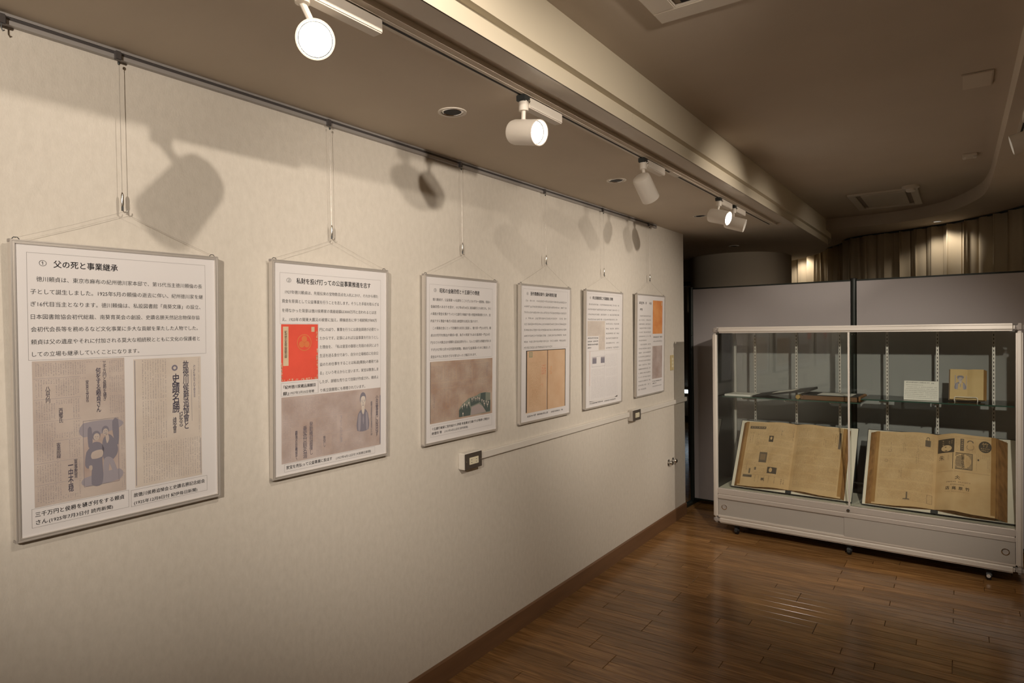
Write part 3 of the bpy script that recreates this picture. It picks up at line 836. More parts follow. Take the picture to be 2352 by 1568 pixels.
def p3():
    o, pr = panel_root(2, 'framed exhibit panel with a dark green meeting photo in its newspaper clipping')
    pr.frame('line', -.234, .042, .2275, .3755, .0007)
    pr.text('title', '③', -.206, .0675, -.188, .0175); pr.text('title', '昭和の金融恐慌と十五銀行の倒産', -.167, .068, .1226, .0205, bold=.018)
    L = ['徳川頼貞が、公益事業への出資をこころざしたわずか一週間後、昭和の', '金融恐慌のあおりを受け、1927年4月18日に東海銀行とも称され、多く', 'の華族が資金を預けていた十五銀行が破綻で初の預金休業状態となり、宮',
         '内省ですら預金や株式の回収は絶望的な状況に陥ります。', 'この華族社会にとって危機的な状況に直面し、徳川家一門(120万円、頼', '貞は57万円を拠出)や頼貞の妻、為子の実家でもある島津家一門(220万',
         '円)などの大株主は大規模な追加出資を行い、なんとか銀行は倒産を免れま', 'すが(1927年12月19日付読売新聞)、頼貞が公益事業のために拠出した', '資金はそれに充当せざるを得なかったと推定されます。']
    x0 = [-.2125, -.226, -.226, -.226, -.2125, -.2255, -.2255, -.224, -.2255]; x1 = [.2108, .2168, .212, .1137, .2165, .209, .2165, .212, .1013]
    for k, t in enumerate(L): pr.text('body', t, x0[k], .1083+.0316*k, x1[k], .0130, bold=.008, res=1)
    pr.frame('line', -.2245, .664, .227, .715, .0007)
    pr.text('cap', '十五銀行破綻に宮内省から声明 本金庫は引揚げたが株券と預金は', -.2165, .680, .207, .0125, bold=.014, res=1)
    pr.text('cap', '絶望的 等', -.217, .700, -.150, .0122, bold=.014, res=1); pr.text('cap', '(1927年4月22日付 読売新聞)', -.132, .7005, .037, .0105, bold=.008, res=1)
    pr.build(NAMES, o)
    def clip(q):
        skip = [(-.03,.545,.216,.65), (-.165,.40,-.135,.47), (-.075,.40,-.045,.47), (.05,.40,.075,.47), (-.125,.515,-.09,.60)]
        q.columns('column_text|ink_mid', -.222, .402, .215, .650, .0045, 31, skip, gap=1.45, rows=[.478, .505])
        q.rect('column_rule|ink_mid', -.15, .3945, .16, .3952)
        for (u, a, b) in ((-.150,.402,.47), (-.060,.40,.46), (.062,.40,.50), (.19,.40,.47), (-.105,.52,.60), (-.20,.52,.59)):
            q.columns('headline|ink_blue', u-.011, a, u+.004, b, .0062, int(u*1000), gap=1.3)
        q.rect('dark_gutter|cover', -.2285, .384, -.226, .652, h=.0001)
        u0, v0, u1, v1 = -.030, .548, .213, .648
        Pp = lambda key, pts, h: q.poly(key, [(u0+x*(u1-u0), v0+y*(v1-v0)) for x, y in reversed(pts)], h)
        Pp('photo_tone|teal_mid', [(0,.62),(.10,.42),(.30,.18),(.55,.10),(.66,.0),(.85,.0),(1,.05),(1,1),(0,1)], .0002)
        Pp('photo_dark|teal_ink', [(0,.68),(.12,.52),(.30,.46),(.36,.72),(.34,1),(0,1)], .0003)
        Pp('photo_dark|teal_ink', [(.34,.20),(.62,.16),(.66,.44),(.50,.52),(.36,.58)], .0003)
        Pp('photo_dark|teal_ink', [(.68,.02),(.84,.0),(.84,.45),(1,.40),(1,.95),(.86,.96),(.72,.58),(.66,.46)], .0003)
        Pp('photo_table|table_ink', [(.38,.62),(.62,.52),(.74,.66),(.86,.96),(.36,1.0)], .0004)
        rnd = random.Random(8)
        for x, y in ((.10,.52),(.17,.44),(.24,.50),(.30,.40),(.40,.24),(.46,.20),(.52,.24),(.58,.22),(.63,.26),(.72,.36),(.78,.42),(.86,.46),(.93,.50),(.90,.62),(.80,.55),(.12,.86)):
            q.disc('photo_faces|clip_pale', u0+x*(u1-u0), v0+y*(v1-v0), .0042, .0052, n=10, h=.0005)
            Pp('photo_faces|clip_pale', [(x-.008,y+.06),(x+.008,y+.06),(x+.002,y+.16)], .0005)
    sub_print(o, pr, 'newspaper_clipping', 'clip_tan', -.229, .3825, .2295, .656, clip)

def p4():
    o, pr = panel_root(3, 'framed exhibit panel with two manila pages and a red stamp printed on it')
    pr.frame('line', -.238, .026, .236, .348, .0006)
    pr.text('title', '④', -.206, .0515, -.188, .0175, res=1); pr.text('title', '張作霖爆殺事件と満州視察派遣', -.1673, .051, .106, .0200, bold=.018, res=1)
    for k in range(9):
        pr.pseudo('body', -.214 if k == 0 else -.2285, .089+.0315*k, .056 if k == 8 else .224, .0132, 40+k)
    pr.pseudo('cap', -.193, .7115, .02, .0125, 50); pr.pseudo('cap', .05, .7125, .191, .0115, 51)
    pr.build(NAMES, o)
    def pg(q):
        q.rect('dark_background|cover', -.208, .357, -.199, .690); q.rect('dark_background|cover', .207, .36, .2125, .694); q.rect('dark_background|cover', -.208, .357, .2125, .3605)
        q.rect('page_gutter|ink_mid', .0055, .36, .0095, .694, h=.0002); q.rect('gutter_shade|page_brown', .0095, .36, .016, .694, h=.0002)
        q.frame('green_stamp|green_ink', -.178, .366, -.145, .394, .003)
        for k in range(3): q.rect('green_stamp|green_ink', -.174, .372+.007*k, -.149, .3745+.007*k)
        q.columns('red_stamp|red_ink', -.064, .438, -.004, .505, .0145, 61, gap=1.15)
        q.columns('red_stamp|red_ink', -.055, .535, -.035, .57, .009, 62, gap=1.15)
        q.columns('show_through|page_brown', -.18, .42, -.06, .67, .006, 63, gap=2.2)
        q.columns('red_show_through|orange', .03, .45, .06, .50, .012, 64, gap=1.2)
    sub_print(o, pr, 'open_pages_picture', 'manila', -.208, .357, .2125, .694, pg)

def p5():
    o, pr = panel_root(4, 'framed exhibit panel with a pale two-page document printed in its lower half')
    pr.text('title', '⑤', -.212, .049, -.195, .0170, res=1); pr.text('title', '県立図書館第二代図書館に寄贈', -.1742, .0487, .1146, .0200, bold=.018, res=1)
    pr.frame('line', -.238, .024, .236, .385, .0006)
    for k in range(4): pr.pseudo('body', -.2216 if k == 0 else -.2335, .090+.0315*k, .193 if k == 3 else .2199, .0132, 70+k)
    for k in range(6): pr.pseudo('body', .017, .2125+.0315*k, .2175, .0132, 80+k)
    for k in range(4): pr.pseudo('cap', -.2342, .302+.0202*k, -.19 if k == 3 else -.095, .0118, 90+k)
    pr.pseudo('cap', -.204, .7145, -.02, .0115, 95); pr.pseudo('cap', .0, .717, .1724, .0100, 96)
    pr.build(NAMES, o)
    def c1(q):
        q.columns('column_text|ink_pale', -.236, .198, -.045, .286, .0048, 101, gap=1.5)
        q.columns('headline|ink_blue', -.035, .23, -.02, .33, .0075, 102)
    sub_print(o, pr, 'newspaper_clipping', 'clip_pale', -.240, .194, .003, .290, c1)
    def c3(q):
        q.columns('column_text|ink_pale', -.082, .292, 0.0, .378, .0048, 103, gap=1.5)
    sub_print(o, pr, 'newspaper_clipping', 'clip_pale', -.085, .290, .003, .380, c3)
    def c2(q):
        q.rect('page_fold|ink_pale', -.0005, .386, .0005, .70)
        for u in (-.17, -.055):
            q.rect('building_photo|ink_mid', u, .425, u+.055, .465); q.rect('photo_sky|ink_pale', u, .425, u+.055, .434, h=.0002)
        q.frame('figure_frame|ink_pale', -.178, .42, .008, .485, .0012)
        q.columns('column_text|ink_pale', -.19, .50, -.01, .69, .0042, 104, gap=1.7, rows=[.545])
        q.columns('column_text|ink_pale', .012, .41, .185, .69, .0042, 105, gap=2.0, rows=[.5, .56])
        q.poly('dark_corner|cover', [(.15,.7035),(.196,.7035),(.196,.694)][::1]); q.poly('dark_corner|cover', [(-.2045,.7035),(-.13,.7035),(-.2045,.7)])
        q.rect('sheet_edge|red_ink', -.2045, .384, -.203, .60)
    sub_print(o, pr, 'document_picture', 'paper', -.2055, .385, .197, .703, c2)
    MB().add([pr.place(u,v,.0003) for u,v in ((-.207,.7045),(.1985,.7045),(.1985,.3835),(-.207,.3835))], [(0,1,2,3)]).build('document_edge', M['clip_pale'], o, recalc=False)

def p6():
    o, pr = panel_root(5, 'framed exhibit panel with an orange cover printed at its upper side, nearest the wall end')
    pr.pseudo('title', -.2204, .065, -.0013, .0225, 110); pr.pseudo('title', -.2046, .1125, -.1034, .0225, 111)
    for k in range(19):
        pr.pseudo('body', -.211 if k in (0, 7) else -.224, .160+.0297*k, -.077 if k in (6, 18) else .0, .0130, 120+k)
    pr.pseudo('cap', .040, .3175, .2236, .0130, 150); pr.pseudo('body', .041, .350, .216, .0120, 151)
    pr.pseudo('cap', .036, .652, .2156, .0110, 152); pr.pseudo('cap', .036, .668, .11, .0110, 153); pr.pseudo('body', .037, .691, .2167, .0100, 154)
    pr.build(NAMES, o)
    def a(q):
        q.rect('cover_spine|red_wear', .211, .044, .2225, .292); q.rect('paper_tab|buff', .196, .050, .209, .078)
    sub_print(o, pr, 'book_cover_picture', 'orange', .0305, .041, .2225, .2925, a)
    def b(q):
        q.columns('column_text|ink_mid', .034, .39, .12, .63, .0048, 161, gap=1.4)
        q.columns('column_text|ink_mid', .125, .40, .219, .60, .0075, 162, gap=1.7)
    sub_print(o, pr, 'newspaper_clipping', 'clip_rose', .029, .385, .2228, .6335, b)
for f in (p1, p2, p3, p4, p5, p6): f()

# ------------------------------------------------------------------ raceway, sockets, switch, wall knobs
def build_wall_fittings():
    r = empty('cable_raceway', (0, 2.47, .985)); tag(r, 'white plastic cable raceway running along the cream wall below the panels', 'raceway')
    for y0, y1 in ((2.46, 4.205), (4.335, 5.372)):
        MB().box(.0, .018, y0-2.47, y1-2.47, -.017, .017).build('raceway_cover', M['raceway'], r, bevel=.003)
    for y, z, lab in ((2.395, .981, 'larger-looking grey socket plate on a white box, at the start of the raceway'), (4.277, .976, 'grey socket plate on a white box, midway along the raceway')):
        s = empty('socket_box', (0, y, z)); tag(s, lab, 'socket', 'wall sockets on the raceway')
        MB().box(0, .040, -.064, .064, -.038, .040).build('socket_body', M['raceway'], s, bevel=.004)
        MB().box(.040, .0435, -.065, .063, -.037, .037).build('cover_plate', M['plate'], s, bevel=.0015)
        b = MB().box(.0435, .0465, -.034, .034, -.0165, .0165).build('outlet', M['socket'], s, bevel=.0012)
        for dy in (-.020, .016):
            for dz in (-.006, .006):
                MB().box(.0463, .0468, dy-.004, dy+.004, dz-.0008-.0005, dz+.0008).build('pin_slot', M['black'], b)
        for dy in (-.056, .054): MB().cyl((.0434, dy, 0), (.0446, dy, 0), .0028, 10).build('screw', M['chrome'], s)
    s = empty('wall_switch', (0, 5.065, 1.31)); tag(s, 'beige triple light switch on the wall end beyond the last panel', 'light switch')
    MB().box(0, .008, -.035, .035, -.062, .060).build('switch_plate', M['switch'], s, bevel=.002)
    for k in (-1, 0, 1): MB().box(.008, .011, -.013, .013, k*.027-.011, k*.027+.011).build('switch_rocker', M['socket'], s, bevel=.001)
    for k, (y, lab) in enumerate(((4.975, 'round chrome wall anchor farther from the wall end'), (5.069, 'round chrome wall anchor nearer the wall end'))):
        MBk = empty('rope_anchor', (0, y, .508)); tag(MBk, lab, 'wall anchor', 'chrome wall anchors')
        MB().lathe([(0,0),(.026,0),(.026,.003),(.018,.006),(.012,.008)], (0,0,0), (1,0,0), 20).build('rosette', M['chrome'], MBk, smooth=True)
        MB().lathe([(.011,.006),(.010,.014),(.016,.020),(.019,.027),(.017,.034),(.009,.039),(0,.040)], (0,0,0), (1,0,0), 20).build('anchor_head', M['chrome'], MBk, smooth=True)
build_wall_fittings()

# ------------------------------------------------------------------ track and spotlights
def add_spot(name, loc, direction, watts, angle, blend=.85, soft=.028, parent=None):
    ld = bpy.data.lights.new(name, 'SPOT'); ld.energy = watts; ld.color = LIGHT_COL; ld.spot_size = R(angle); ld.spot_blend = blend; ld.shadow_soft_size = soft
    lo = bpy.data.objects.new(name, ld); COL.objects.link(lo)
    d = Vector(direction).normalized()
    lo.rotation_mode = 'QUATERNION'; lo.rotation_quaternion = d.to_track_quat('-Z', 'Y')
    lo.location = loc
    if parent: lo.parent = parent
    return lo

def build_track():
    t = empty('lighting_track', (.718, 1.4, CZ)); tag(t, 'white lighting track recessed in the low ceiling with a dark slot', 'lighting track')
    for y0, y1 in ((-3.8, 1.79), (1.90, 3.89)):
        MB().box(-.017, .017, y0, y1, -.0015, .004).build('track_channel', M['ceiling_gloss'], t)
        MB().box(-.0045, .0045, y0+.01, y1-.01, -.0021, -.0012).build('track_slot', M['track_slot'], t)
    MB().box(-.017, .017, 1.79, 1.90, -.0025, .004).build('joint_cover', M['lamp_white'], t)
build_track()

def spotlight(label, y0, head, axis, lens, watts=0, angle=46, z_ceiling=CZ, x=.718, driver=.25, flip=1, group='white track spotlights', soft=.028):
    """y0: where the adapter clips in; head: centre of the lamp cylinder; axis: aim"""
    r = empty('track_spotlight', (x, y0, z_ceiling)); tag(r, label, 'spotlight', group)
    L = lambda p: (p[0]-x, p[1]-y0, p[2]-z_ceiling)
    a = Vector(axis).normalized(); h = Vector(L(head)); RR = .0425; HL = .064
    # adapter and driver box
    MB().box(-.016, .016, -.004, .040, -.022, -.002).build('track_adapter', M['dark_metal'], r, bevel=.002)
    MB().box(-.017, .017, .030*flip, driver*flip, -.040, -.004).build('driver_box', M['lamp_white'], r, bevel=.003)
    MB().cyl((0,.018*flip,-.020), (0,.018*flip,-.052), .0165, 20).build('swivel_collar', M['lamp_white'], r, smooth=True)
    MB().lathe([(0,0),(.005,0),(.006,.006),(.003,.010),(0,.010)], (.016,.018*flip,-.024), (1,0,0), 10).build('clamp_screw', M['chrome'], r, smooth=True)
    # arm down to the lamp's side
    side = a.cross(Vector((0,0,1)))
    side = side.normalized() if side.length > .05 else Vector((1,0,0))
    p0 = Vector((0,.018*flip,-.050)); p1 = h + Vector((0,0,1))*(RR*.55) - a*.012
    MB().tube([p0, p0.lerp(p1, .4), p1], .0075, 10).build('yoke_arm', M['lamp_white'], r, smooth=True)
    # lamp cylinder: closed rounded back, open front with a rim
    body = MB().lathe([(0,-HL),(RR*.70,-HL),(RR*.93,-HL+.006),(RR,-HL+.018),(RR,HL),(RR*.92,HL),(RR*.89,HL-.03)], h, a, 36).build('lamp_housing', M['lamp_white'], r, smooth=True)
    if lens == 'lit':
        MB().lathe([(RR*.89,-.004),(RR*.87,.004),(RR*.84,.004),(RR*.83,-.004)], h + a*(HL-.020), a, 36).build('lens_ring', M['dark_metal'], body, smooth=True)
        MB().lathe([(RR*.83,.0),(RR*.5,.004),(0,.005)], h + a*(HL-.024), a, 36).build('lamp_lens', M['lens_on'], body, smooth=True)
    elif lens == 'side':
        MB().lathe([(RR*.89,0),(RR*.60,-.020),(RR*.30,-.034),(0,-.036)], h + a*(HL-.010), a, 36).build('lamp_reflector', M['lens_side'], body, smooth=True)
    else:
        MB().lathe([(RR*.89,0),(0,0)], h + a*(HL-.010), a, 36).build('lamp_lens', M['dark_glass'], body, smooth=True)
    if watts:
        add_spot('spot_light', h + a*(HL+.004), a, watts, angle, soft=soft, parent=r)
    return r

spotlight('white track spotlight glaring straight at the viewer, nearest of the row', .925, (.720, .976, 2.262), (1.21, -.99, -.62), 'lit', TRACK_W['A'])
spotlight('white lit track spotlight turned sideways next to the round ceiling downlight', 1.822, (.722, 1.845, 2.262), (.93, -.16, -.22), 'lit', TRACK_W['B'])
spotlight('white track spotlight tipped steeply down with its back to the viewer', 2.828, (.722, 2.862, 2.250), (.10, .66, -.68), 'side', TRACK_W['C'], angle=60)
spotlight('white lit track spotlight in front of another at the far end of the track', 3.98, (.720, 3.99, 2.268), (.85, -.12, -.26), 'lit', TRACK_W['D'])
spotlight('farthest white track spotlight facing away, partly hidden behind a lit one', 4.29, (.722, 4.325, 2.268), (.90, .15, -.30), 'side', TRACK_W['E'], angle=50)
spotlight('white spotlight on the far soffit at the picture edge, aimed back at the wall', 3.30, (2.175, 3.50, 2.365), (-.86, .02, -.22), 'side', TRACK_W['F'], angle=58, z_ceiling=SZ, x=2.17, group='white track spotlights')
t = empty('lighting_track', (2.17, 2.0, SZ)); tag(t, 'short lighting track on the soffit beside the raised ceiling', 'lighting track')
MB().box(-.017, .017, -2.0, 2.1, -.0015, .004).build('track_channel', M['ceiling_gloss'], t)
MB().box(-.0045, .0045, -1.99, 2.09, -.0021, -.0012).build('track_slot', M['track_slot'], t)
for i, (p, tgt, wt, an) in enumerate(WASHERS):
    p = Vector(p); a = (Vector(tgt)-p).normalized()
    zc = UZ if p.x < 2.1 else SZ
    spotlight(['white ceiling spotlight behind the viewer aimed at the first panel', 'white ceiling spotlight overhead aimed at the second panel', 'white ceiling spotlight on the soffit aimed at the third panel', 'unseen white spotlight added on the soffit to brighten the wall by the sixth panel', 'white ceiling spotlight on the soffit aimed at the display case', 'white ceiling spotlight on the soffit aimed over the partition'][i],
              p.y, p, a, 'side', wt, an, z_ceiling=zc, x=p.x, soft=.010 if i == 1 else .028)

# ------------------------------------------------------------------ recessed downlights and ceiling fittings
def downlight(x, y, z, label, lit=0, r=.052, group='recessed ceiling downlights'):
    d = empty('ceiling_downlight', (x, y, z)); tag(d, label, 'downlight', group)
    MB().lathe([(r,0),(r,-.003),(r*.92,-.0045),(r*.80,-.003),(r*.80,-.0005)], (0,0,0), (0,0,1), 32).build('trim_ring', M['lamp_white'], d, smooth=True)
    MB().lathe([(r*.80,-.0006),(r*.70,-.0012),(r*.66,-.0026),(r*.62,-.0012)], (0,0,0), (0,0,1), 32).build('inner_ring', M['reflector'], d, smooth=True)
    MB().lathe([(r*.64,-.0010),(0,-.0010)], (0,0,0), (0,0,1), 32).build('downlight_lens', M['lens_side'] if lit else M['dark_glass'], d)
    if lit: add_spot('downlight_lamp', (0,0,-.012), (0,0,-1), lit, 140, .5, .03, parent=d)
downlight(.422, 1.82, CZ, 'largest-looking round unlit downlight, left of the sideways spotlight')
downlight(.422, 3.18, CZ, 'round unlit downlight beside the spotlight that is tipped down')
downlight(.415, 4.56, CZ, 'round unlit downlight left of the last two spotlights')
downlight(.11, 6.46, CZ, 'round unlit downlight in the dark ceiling past the wall end')
downlight(1.77, 6.80, SZ, 'small lit downlight in the soffit in front of the curtain', lit=4.5, r=.045)
downlight(.31, 8.45, SZ, 'small lit downlight above the curtain past the tip of the low ceiling', lit=6.5, r=.045)

def cassette(x0, x1, y0, y1, label, slot_in=.075, slot='track_slot'):
    c = empty('ceiling_air_conditioner', ((x0+x1)/2, (y0+y1)/2, UZ)); tag(c, label, 'air conditioner', 'ceiling air conditioners')
    w = (x1-x0)/2; h = (y1-y0)/2; t = slot_in
    for (a, b, cc, d) in ((-w, w, h-t, h), (-w, w, -h, -h+t), (-w, -w+t, -h+t, h-t), (w-t, w, -h+t, h-t)):
        MB().box(a, b, cc, d, -.014, -.0005).build('panel_frame', M['ceiling_gloss'], c, bevel=.003)
    s = .034
    MB().box(-w+t+s, w-t-s, -h+t+s, h-t-s, -.012, -.001).build('centre_panel', M['ceiling_gloss'], c, bevel=.002)
    for (a, b, cc, d) in ((-w+t+.02, w-t-.02, h-t-s, h-t), (-w+t+.02, w-t-.02, -h+t, -h+t+s), (-w+t, -w+t+s, -h+t+s, h-t-s), (w-t-s, w-t, -h+t+s, h-t-s)):
        MB().box(a, b, cc, d, -.003, -.0008).build('air_slot', M[slot], c)
cassette(1.138, 2.06, 1.10, 2.022, 'square ceiling air conditioner at the top of the picture, corner showing')
cassette(1.22, 1.68, 5.55, 6.30, 'ceiling air conditioner in the dark far part of the raised ceiling', .05, 'slot_brown')
d = empty('smoke_detector', (1.64, 5.50, UZ)); tag(d, 'small round smoke detector beside the far air conditioner', 'smoke detector')
MB().lathe([(.055,0),(.055,-.012),(.045,-.018),(.030,-.022)], (0,0,0), (0,0,1), 24).build('detector_base', M['ceiling_gloss'], d, smooth=True)
MB().lathe([(.030,-.022),(.030,-.036),(.020,-.042),(0,-.043)], (0,0,0), (0,0,1), 24).build('detector_head', M['lamp_white'], d, smooth=True)
d = empty('ceiling_hatch', (1.99, 3.28, UZ)); tag(d, 'small flat rectangular cover plate on the raised ceiling', 'cover plate')
MB().box(-.055, .055, -.10, .10, -.005, -.0003).build('hatch_plate', M['ceiling_up'], d, bevel=.002)
MB().box(-.048, .048, -.092, .092, -.0058, -.005).build('hatch_lid', M['ceiling'], d)
d = empty('ceiling_sensor', (1.98, 4.71, UZ)); tag(d, 'little two-eyed sensor box on the raised ceiling', 'sensor')
MB().box(-.036, .036, -.05, .05, -.014, -.0003).build('sensor_body', M['ceiling_gloss'], d, bevel=.003)
for k in (-1, 1): MB().box(k*.025-.008, k*.025+.008, -.03, .03, -.019, -.013).build('sensor_eye', M['lamp_white'], d, bevel=.002)

# ------------------------------------------------------------------ far end: lit strip
o = empty('strip_lamp', (-1.80, 10.58, .50)); tag(o, 'small bright bluish strip light low on the far corridor wall', 'strip light')
MB().box(-.22, .22, -.02, .0, -.005, .045).build('strip_tube', M['stripe_light'], o, bevel=.006)
MB().box(-.25, .25, -.005, .02, -.02, .06).build('strip_housing', M['corridor'], o)

# ------------------------------------------------------------------ partition screens
PANG = math.atan2(5.5917-5.7053, 1.8)
def py(x): return 5.7053 + (5.5917-5.7053)*(x-.4)/1.8
def build_partition():
    px = [-.064, 1.254, 2.572]
    labs = ['grey partition panel between the wall end and the middle black post', 'grey partition panel behind the display case, beyond the middle black post']
    for k in range(2):
        r = empty('partition_screen', (px[k], py(px[k]), 0), PANG); tag(r, labs[k], 'partition', 'grey partition screens')
        L = (px[k+1]-px[k])/math.cos(PANG)
        MB().box(.022, L-.022, -.014, .014, .052, 1.938).build('screen_panel', M['partition'], r)
        MB().box(.022, L-.022, -.016, .016, 1.934, 1.946).build('top_rail', M['post'], r)
        MB().box(.022, L-.022, -.016, .016, .040, .054).build('bottom_rail', M['post'], r)
    pl = ['black partition post standing at the wall end', 'black middle partition post behind the display case', 'black partition post at the case side away from the wall']
    for k, x in enumerate(px):
        r = empty('partition_post', (x, py(x), 0), PANG); tag(r, pl[k], 'post', 'black partition posts')
        MB().cyl((0,0,.03), (0,0,1.950), .0215, 24).build('post_tube', M['post'], r, smooth=True)
        MB().lathe([(.0235,0),(.0235,.010),(.014,.014),(0,.014)], (0,0,1.945), (0,0,1), 24).build('post_cap', M['black'], r, smooth=True)
        f = MB().extrude([(-.022,.0),(.022,.0),(.022,.022),(.012,.032),(-.012,.032),(-.022,.022)], ((0,0,0),(1,0,0),(0,0,1),(0,1,0)), -.24, .24).build('post_foot', M['post'], r)
        for s in (-1, 1): MB().box(-.016, .016, s*.20-.03, s*.20+.03, .030, .036).build('foot_plate', M['alu_pale'], f, bevel=.002)
        for zz in (1.52,):
            for s in (-1, 1): MB().cyl((s*.010, -.0195, zz), (s*.010, -.0235, zz), .003, 8).build('screw', M['chrome'], r)
build_partition()

# ------------------------------------------------------------------ display case
CW, CD, CT = 1.886, .47, 1.592
case = empty('display_case', (.3561, 4.988, 0), R(-3.0878))
tag(case, 'wheeled aluminium and glass display case with white base doors', 'display case')
def build_case():
    c = case; P = .034
    # posts with rounded outer edge, rails, corner joints
    for x0 in (0, CW-P):
        for y0 in (0, CD-P):
            MB().box(x0, x0+P, y0, y0+P, .125, CT-.05).build('corner_post', M['alu_pale'], c, bevel=.009, seg=3)
            for z0, z1 in ((.08, .126), (CT-.051, CT)):
                MB().box(x0-.001, x0+P+.006, y0-.001, y0+P+.006, z0, z1).build('corner_joint', M['grey_plastic'], c, bevel=.013, seg=3)
    for y0 in (0, CD-P):
        MB().box(P+.004, CW-P-.004, y0, y0+P, CT-.046, CT-.001).build('top_rail', M['alu_pale'], c, bevel=.012, seg=3)
        MB().box(P+.004, CW-P-.004, y0+.002, y0+P, .081, .124).build('bottom_rail', M['alu_pale'], c, bevel=.010, seg=3)
    for x0 in (0, CW-P):
        MB().box(x0, x0+P, P+.004, CD-P-.004, CT-.046, CT-.001).build('side_top_rail', M['alu_pale'], c, bevel=.012, seg=3)
        MB().box(x0, x0+P, P+.004, CD-P-.004, .081, .124).build('side_bottom_rail', M['alu_pale'], c, bevel=.010, seg=3)
        MB().box(x0+.014, x0+.020, P, CD-P, .34, CT-.045).build('side_glass', M['glass'], c)
        MB().box(x0+.012, x0+.022, P, CD-P, .124, .33).build('side_panel', M['case_white'], c)
    MB().box(P, CW-P, P, CD-P, CT-.012, CT-.006).build('top_glass', M['glass'], c)
    MB().box(P, CW-P, CD-.022, CD-.016, .34, CT-.045).build('back_glass', M['glass'], c)
    MB().box(P, CW-P, CD-.022, CD-.012, .124, .34).build('back_panel', M['case_white'], c)
    MB().box(P-.01, CW-P+.01, P-.01, CD-P+.01, .100, .118).build('base_board', M['case_white'], c)
    # interior floor and front sill
    MB().box(P-.01, CW-P+.01, .030, CD-.02, .325, .343).build('interior_floor', M['case_floor'], c)
    MB().box(P, CW-P, .002, .034, .306, .352).build('sliding_rail', M['alu_light'], c, bevel=.004)
    MB().box(P, CW-P, .0, .034, .270, .306).build('sill', M['alu_light'], c, bevel=.005)
    MB().box(P, CW-P, .006, .034, .124, .142).build('door_rail', M['alu_pale'], c, bevel=.003)
    # sliding base doors with finger pulls
    for x0, x1, y0, kx in ((P+.002, .935, .014, .081), (.917, CW-P-.002, .005, 1.803)):
        d = MB().box(x0, x1, y0, y0+.008, .140, .272).build('base_door', M['case_white'], c)
        pl = MB().lathe([(.021,.0),(.021,.0025),(.016,.003),(.015,.0)], (kx, y0, .207), (0,-1,0), 24).build('finger_pull', M['chrome'], d, smooth=True)
        MB().lathe([(.0155,.0004),(0,.0004)], (kx, y0, .207), (0,-1,0), 24).build('pull_recess', M['grey_plastic'], d)
    # sliding glass doors, their meeting edge and lock
    for x0, x1, y0 in ((P, .960, .020), (.944, CW-P, .009)):
        g = MB().box(x0, x1, y0, y0+.005, .345, CT-.046).build('sliding_glass_door', M['glass'], c)
        MB().box((x1-.001 if x0 < .5 else x0-.0), (x1 if x0 < .5 else x0+.001), y0-.0002, y0+.0052, .346, CT-.047).build('glass_edge', M['glass_edge'], g)
    MB().box(.944, .956, .006, .0095, .346, CT-.047).build('meeting_strip', M['alu_pale'], c)
    lk = MB().cyl((.944, .003, .322), (.944, -.006, .322), .010, 18).build('lock', M['dark_metal'], c)
    MB().cyl((.944, -.0055, .322), (.944, -.0065, .322), .0055, 14).build('lock_cylinder', M['chrome'], lk)
    # slotted shelf standards
    slots = MB()
    k = 0
    while .36 + k*.026 < CT-.07:
        slots.box(-.0022, .0022, -.0004, .0004, .365+k*.026, .378+k*.026); k += 1
    first = None
    for x in (.19, .505, .812, 1.122, 1.426, 1.738):
        s = MB().box(x-.008, x+.008, CD-.034, CD-.026, .345, CT-.046).build('shelf_standard', M['alu_pale'], c)
        if first is None:
            first = slots.build('slot_row', M['track_slot'], s); so = first
        else:
            so = first.copy(); COL.objects.link(so); so.parent = s
        so.location = (x, CD-.0345, 0)
    # glass shelves on brackets
    for x0, x1, z, xs in ((.040, 1.003, 1.055, (.19, .505, .812)), (1.008, CW-.040, 1.083, (1.122, 1.426, 1.738))):
        g = MB().box(x0, x1, .105, CD-.036, z-.008, z).build('glass_shelf', M['shelf_glass'], c)
        MB().box(x0, x1, .1035, .105, z-.0082, z+.0002).build('shelf_edge', M['glass_edge'], g)
        for x in xs:
            b = MB().add([(x-.0015,.115,z-.0085),(x-.0015,CD-.034,z-.0085),(x-.0015,CD-.034,z-.055),(x-.0015,.115,z-.020),(x+.0015,.115,z-.0085),(x+.0015,CD-.034,z-.0085),(x+.0015,CD-.034,z-.055),(x+.0015,.115,z-.020)],
                     [(0,1,2,3),(7,6,5,4),(0,4,5,1),(1,5,6,2),(2,6,7,3),(3,7,4,0)]).build('shelf_bracket', M['alu_light'], c)
            MB().cyl((x,.112,z-.013), (x,.098,z-.013), .0035, 10).build('bracket_tip', M['chrome'], b)
    # castors
    for x in (.16, .94, 1.72):
        for y in (.07, CD-.07):
            h = MB().box(x-.022, x+.022, y-.022, y+.022, .056, .0995).build('castor_fork', M['dark_metal'], c, bevel=.004)
            wl = MB().cyl((x-.013, y-.006, .0302), (x+.013, y-.006, .0302), .030, 24).build('castor_wheel', M['black'], c, bevel=.004)
            MB().cyl((x+.012, y-.006, .030), (x+.0165, y-.006, .030), .012, 16).build('wheel_hub', M['dark_metal'], wl)
            MB().cyl((x, y-.0355, .032), (x, y-.0385, .032), .011, 16).build('brake_button', M['alu_pale' if x > 1.5 else 'dark_metal'], c)
build_case()
CM = case.matrix_world.copy()
bpy.context.view_layer.update()
CM = case.matrix_world.copy()
def place_in_case(o, loc):
    """put a top-level object at a point given along, into and above the case"""
    o.location = CM @ Vector(loc); o.rotation_euler = (0, 0, R(-3.0878))

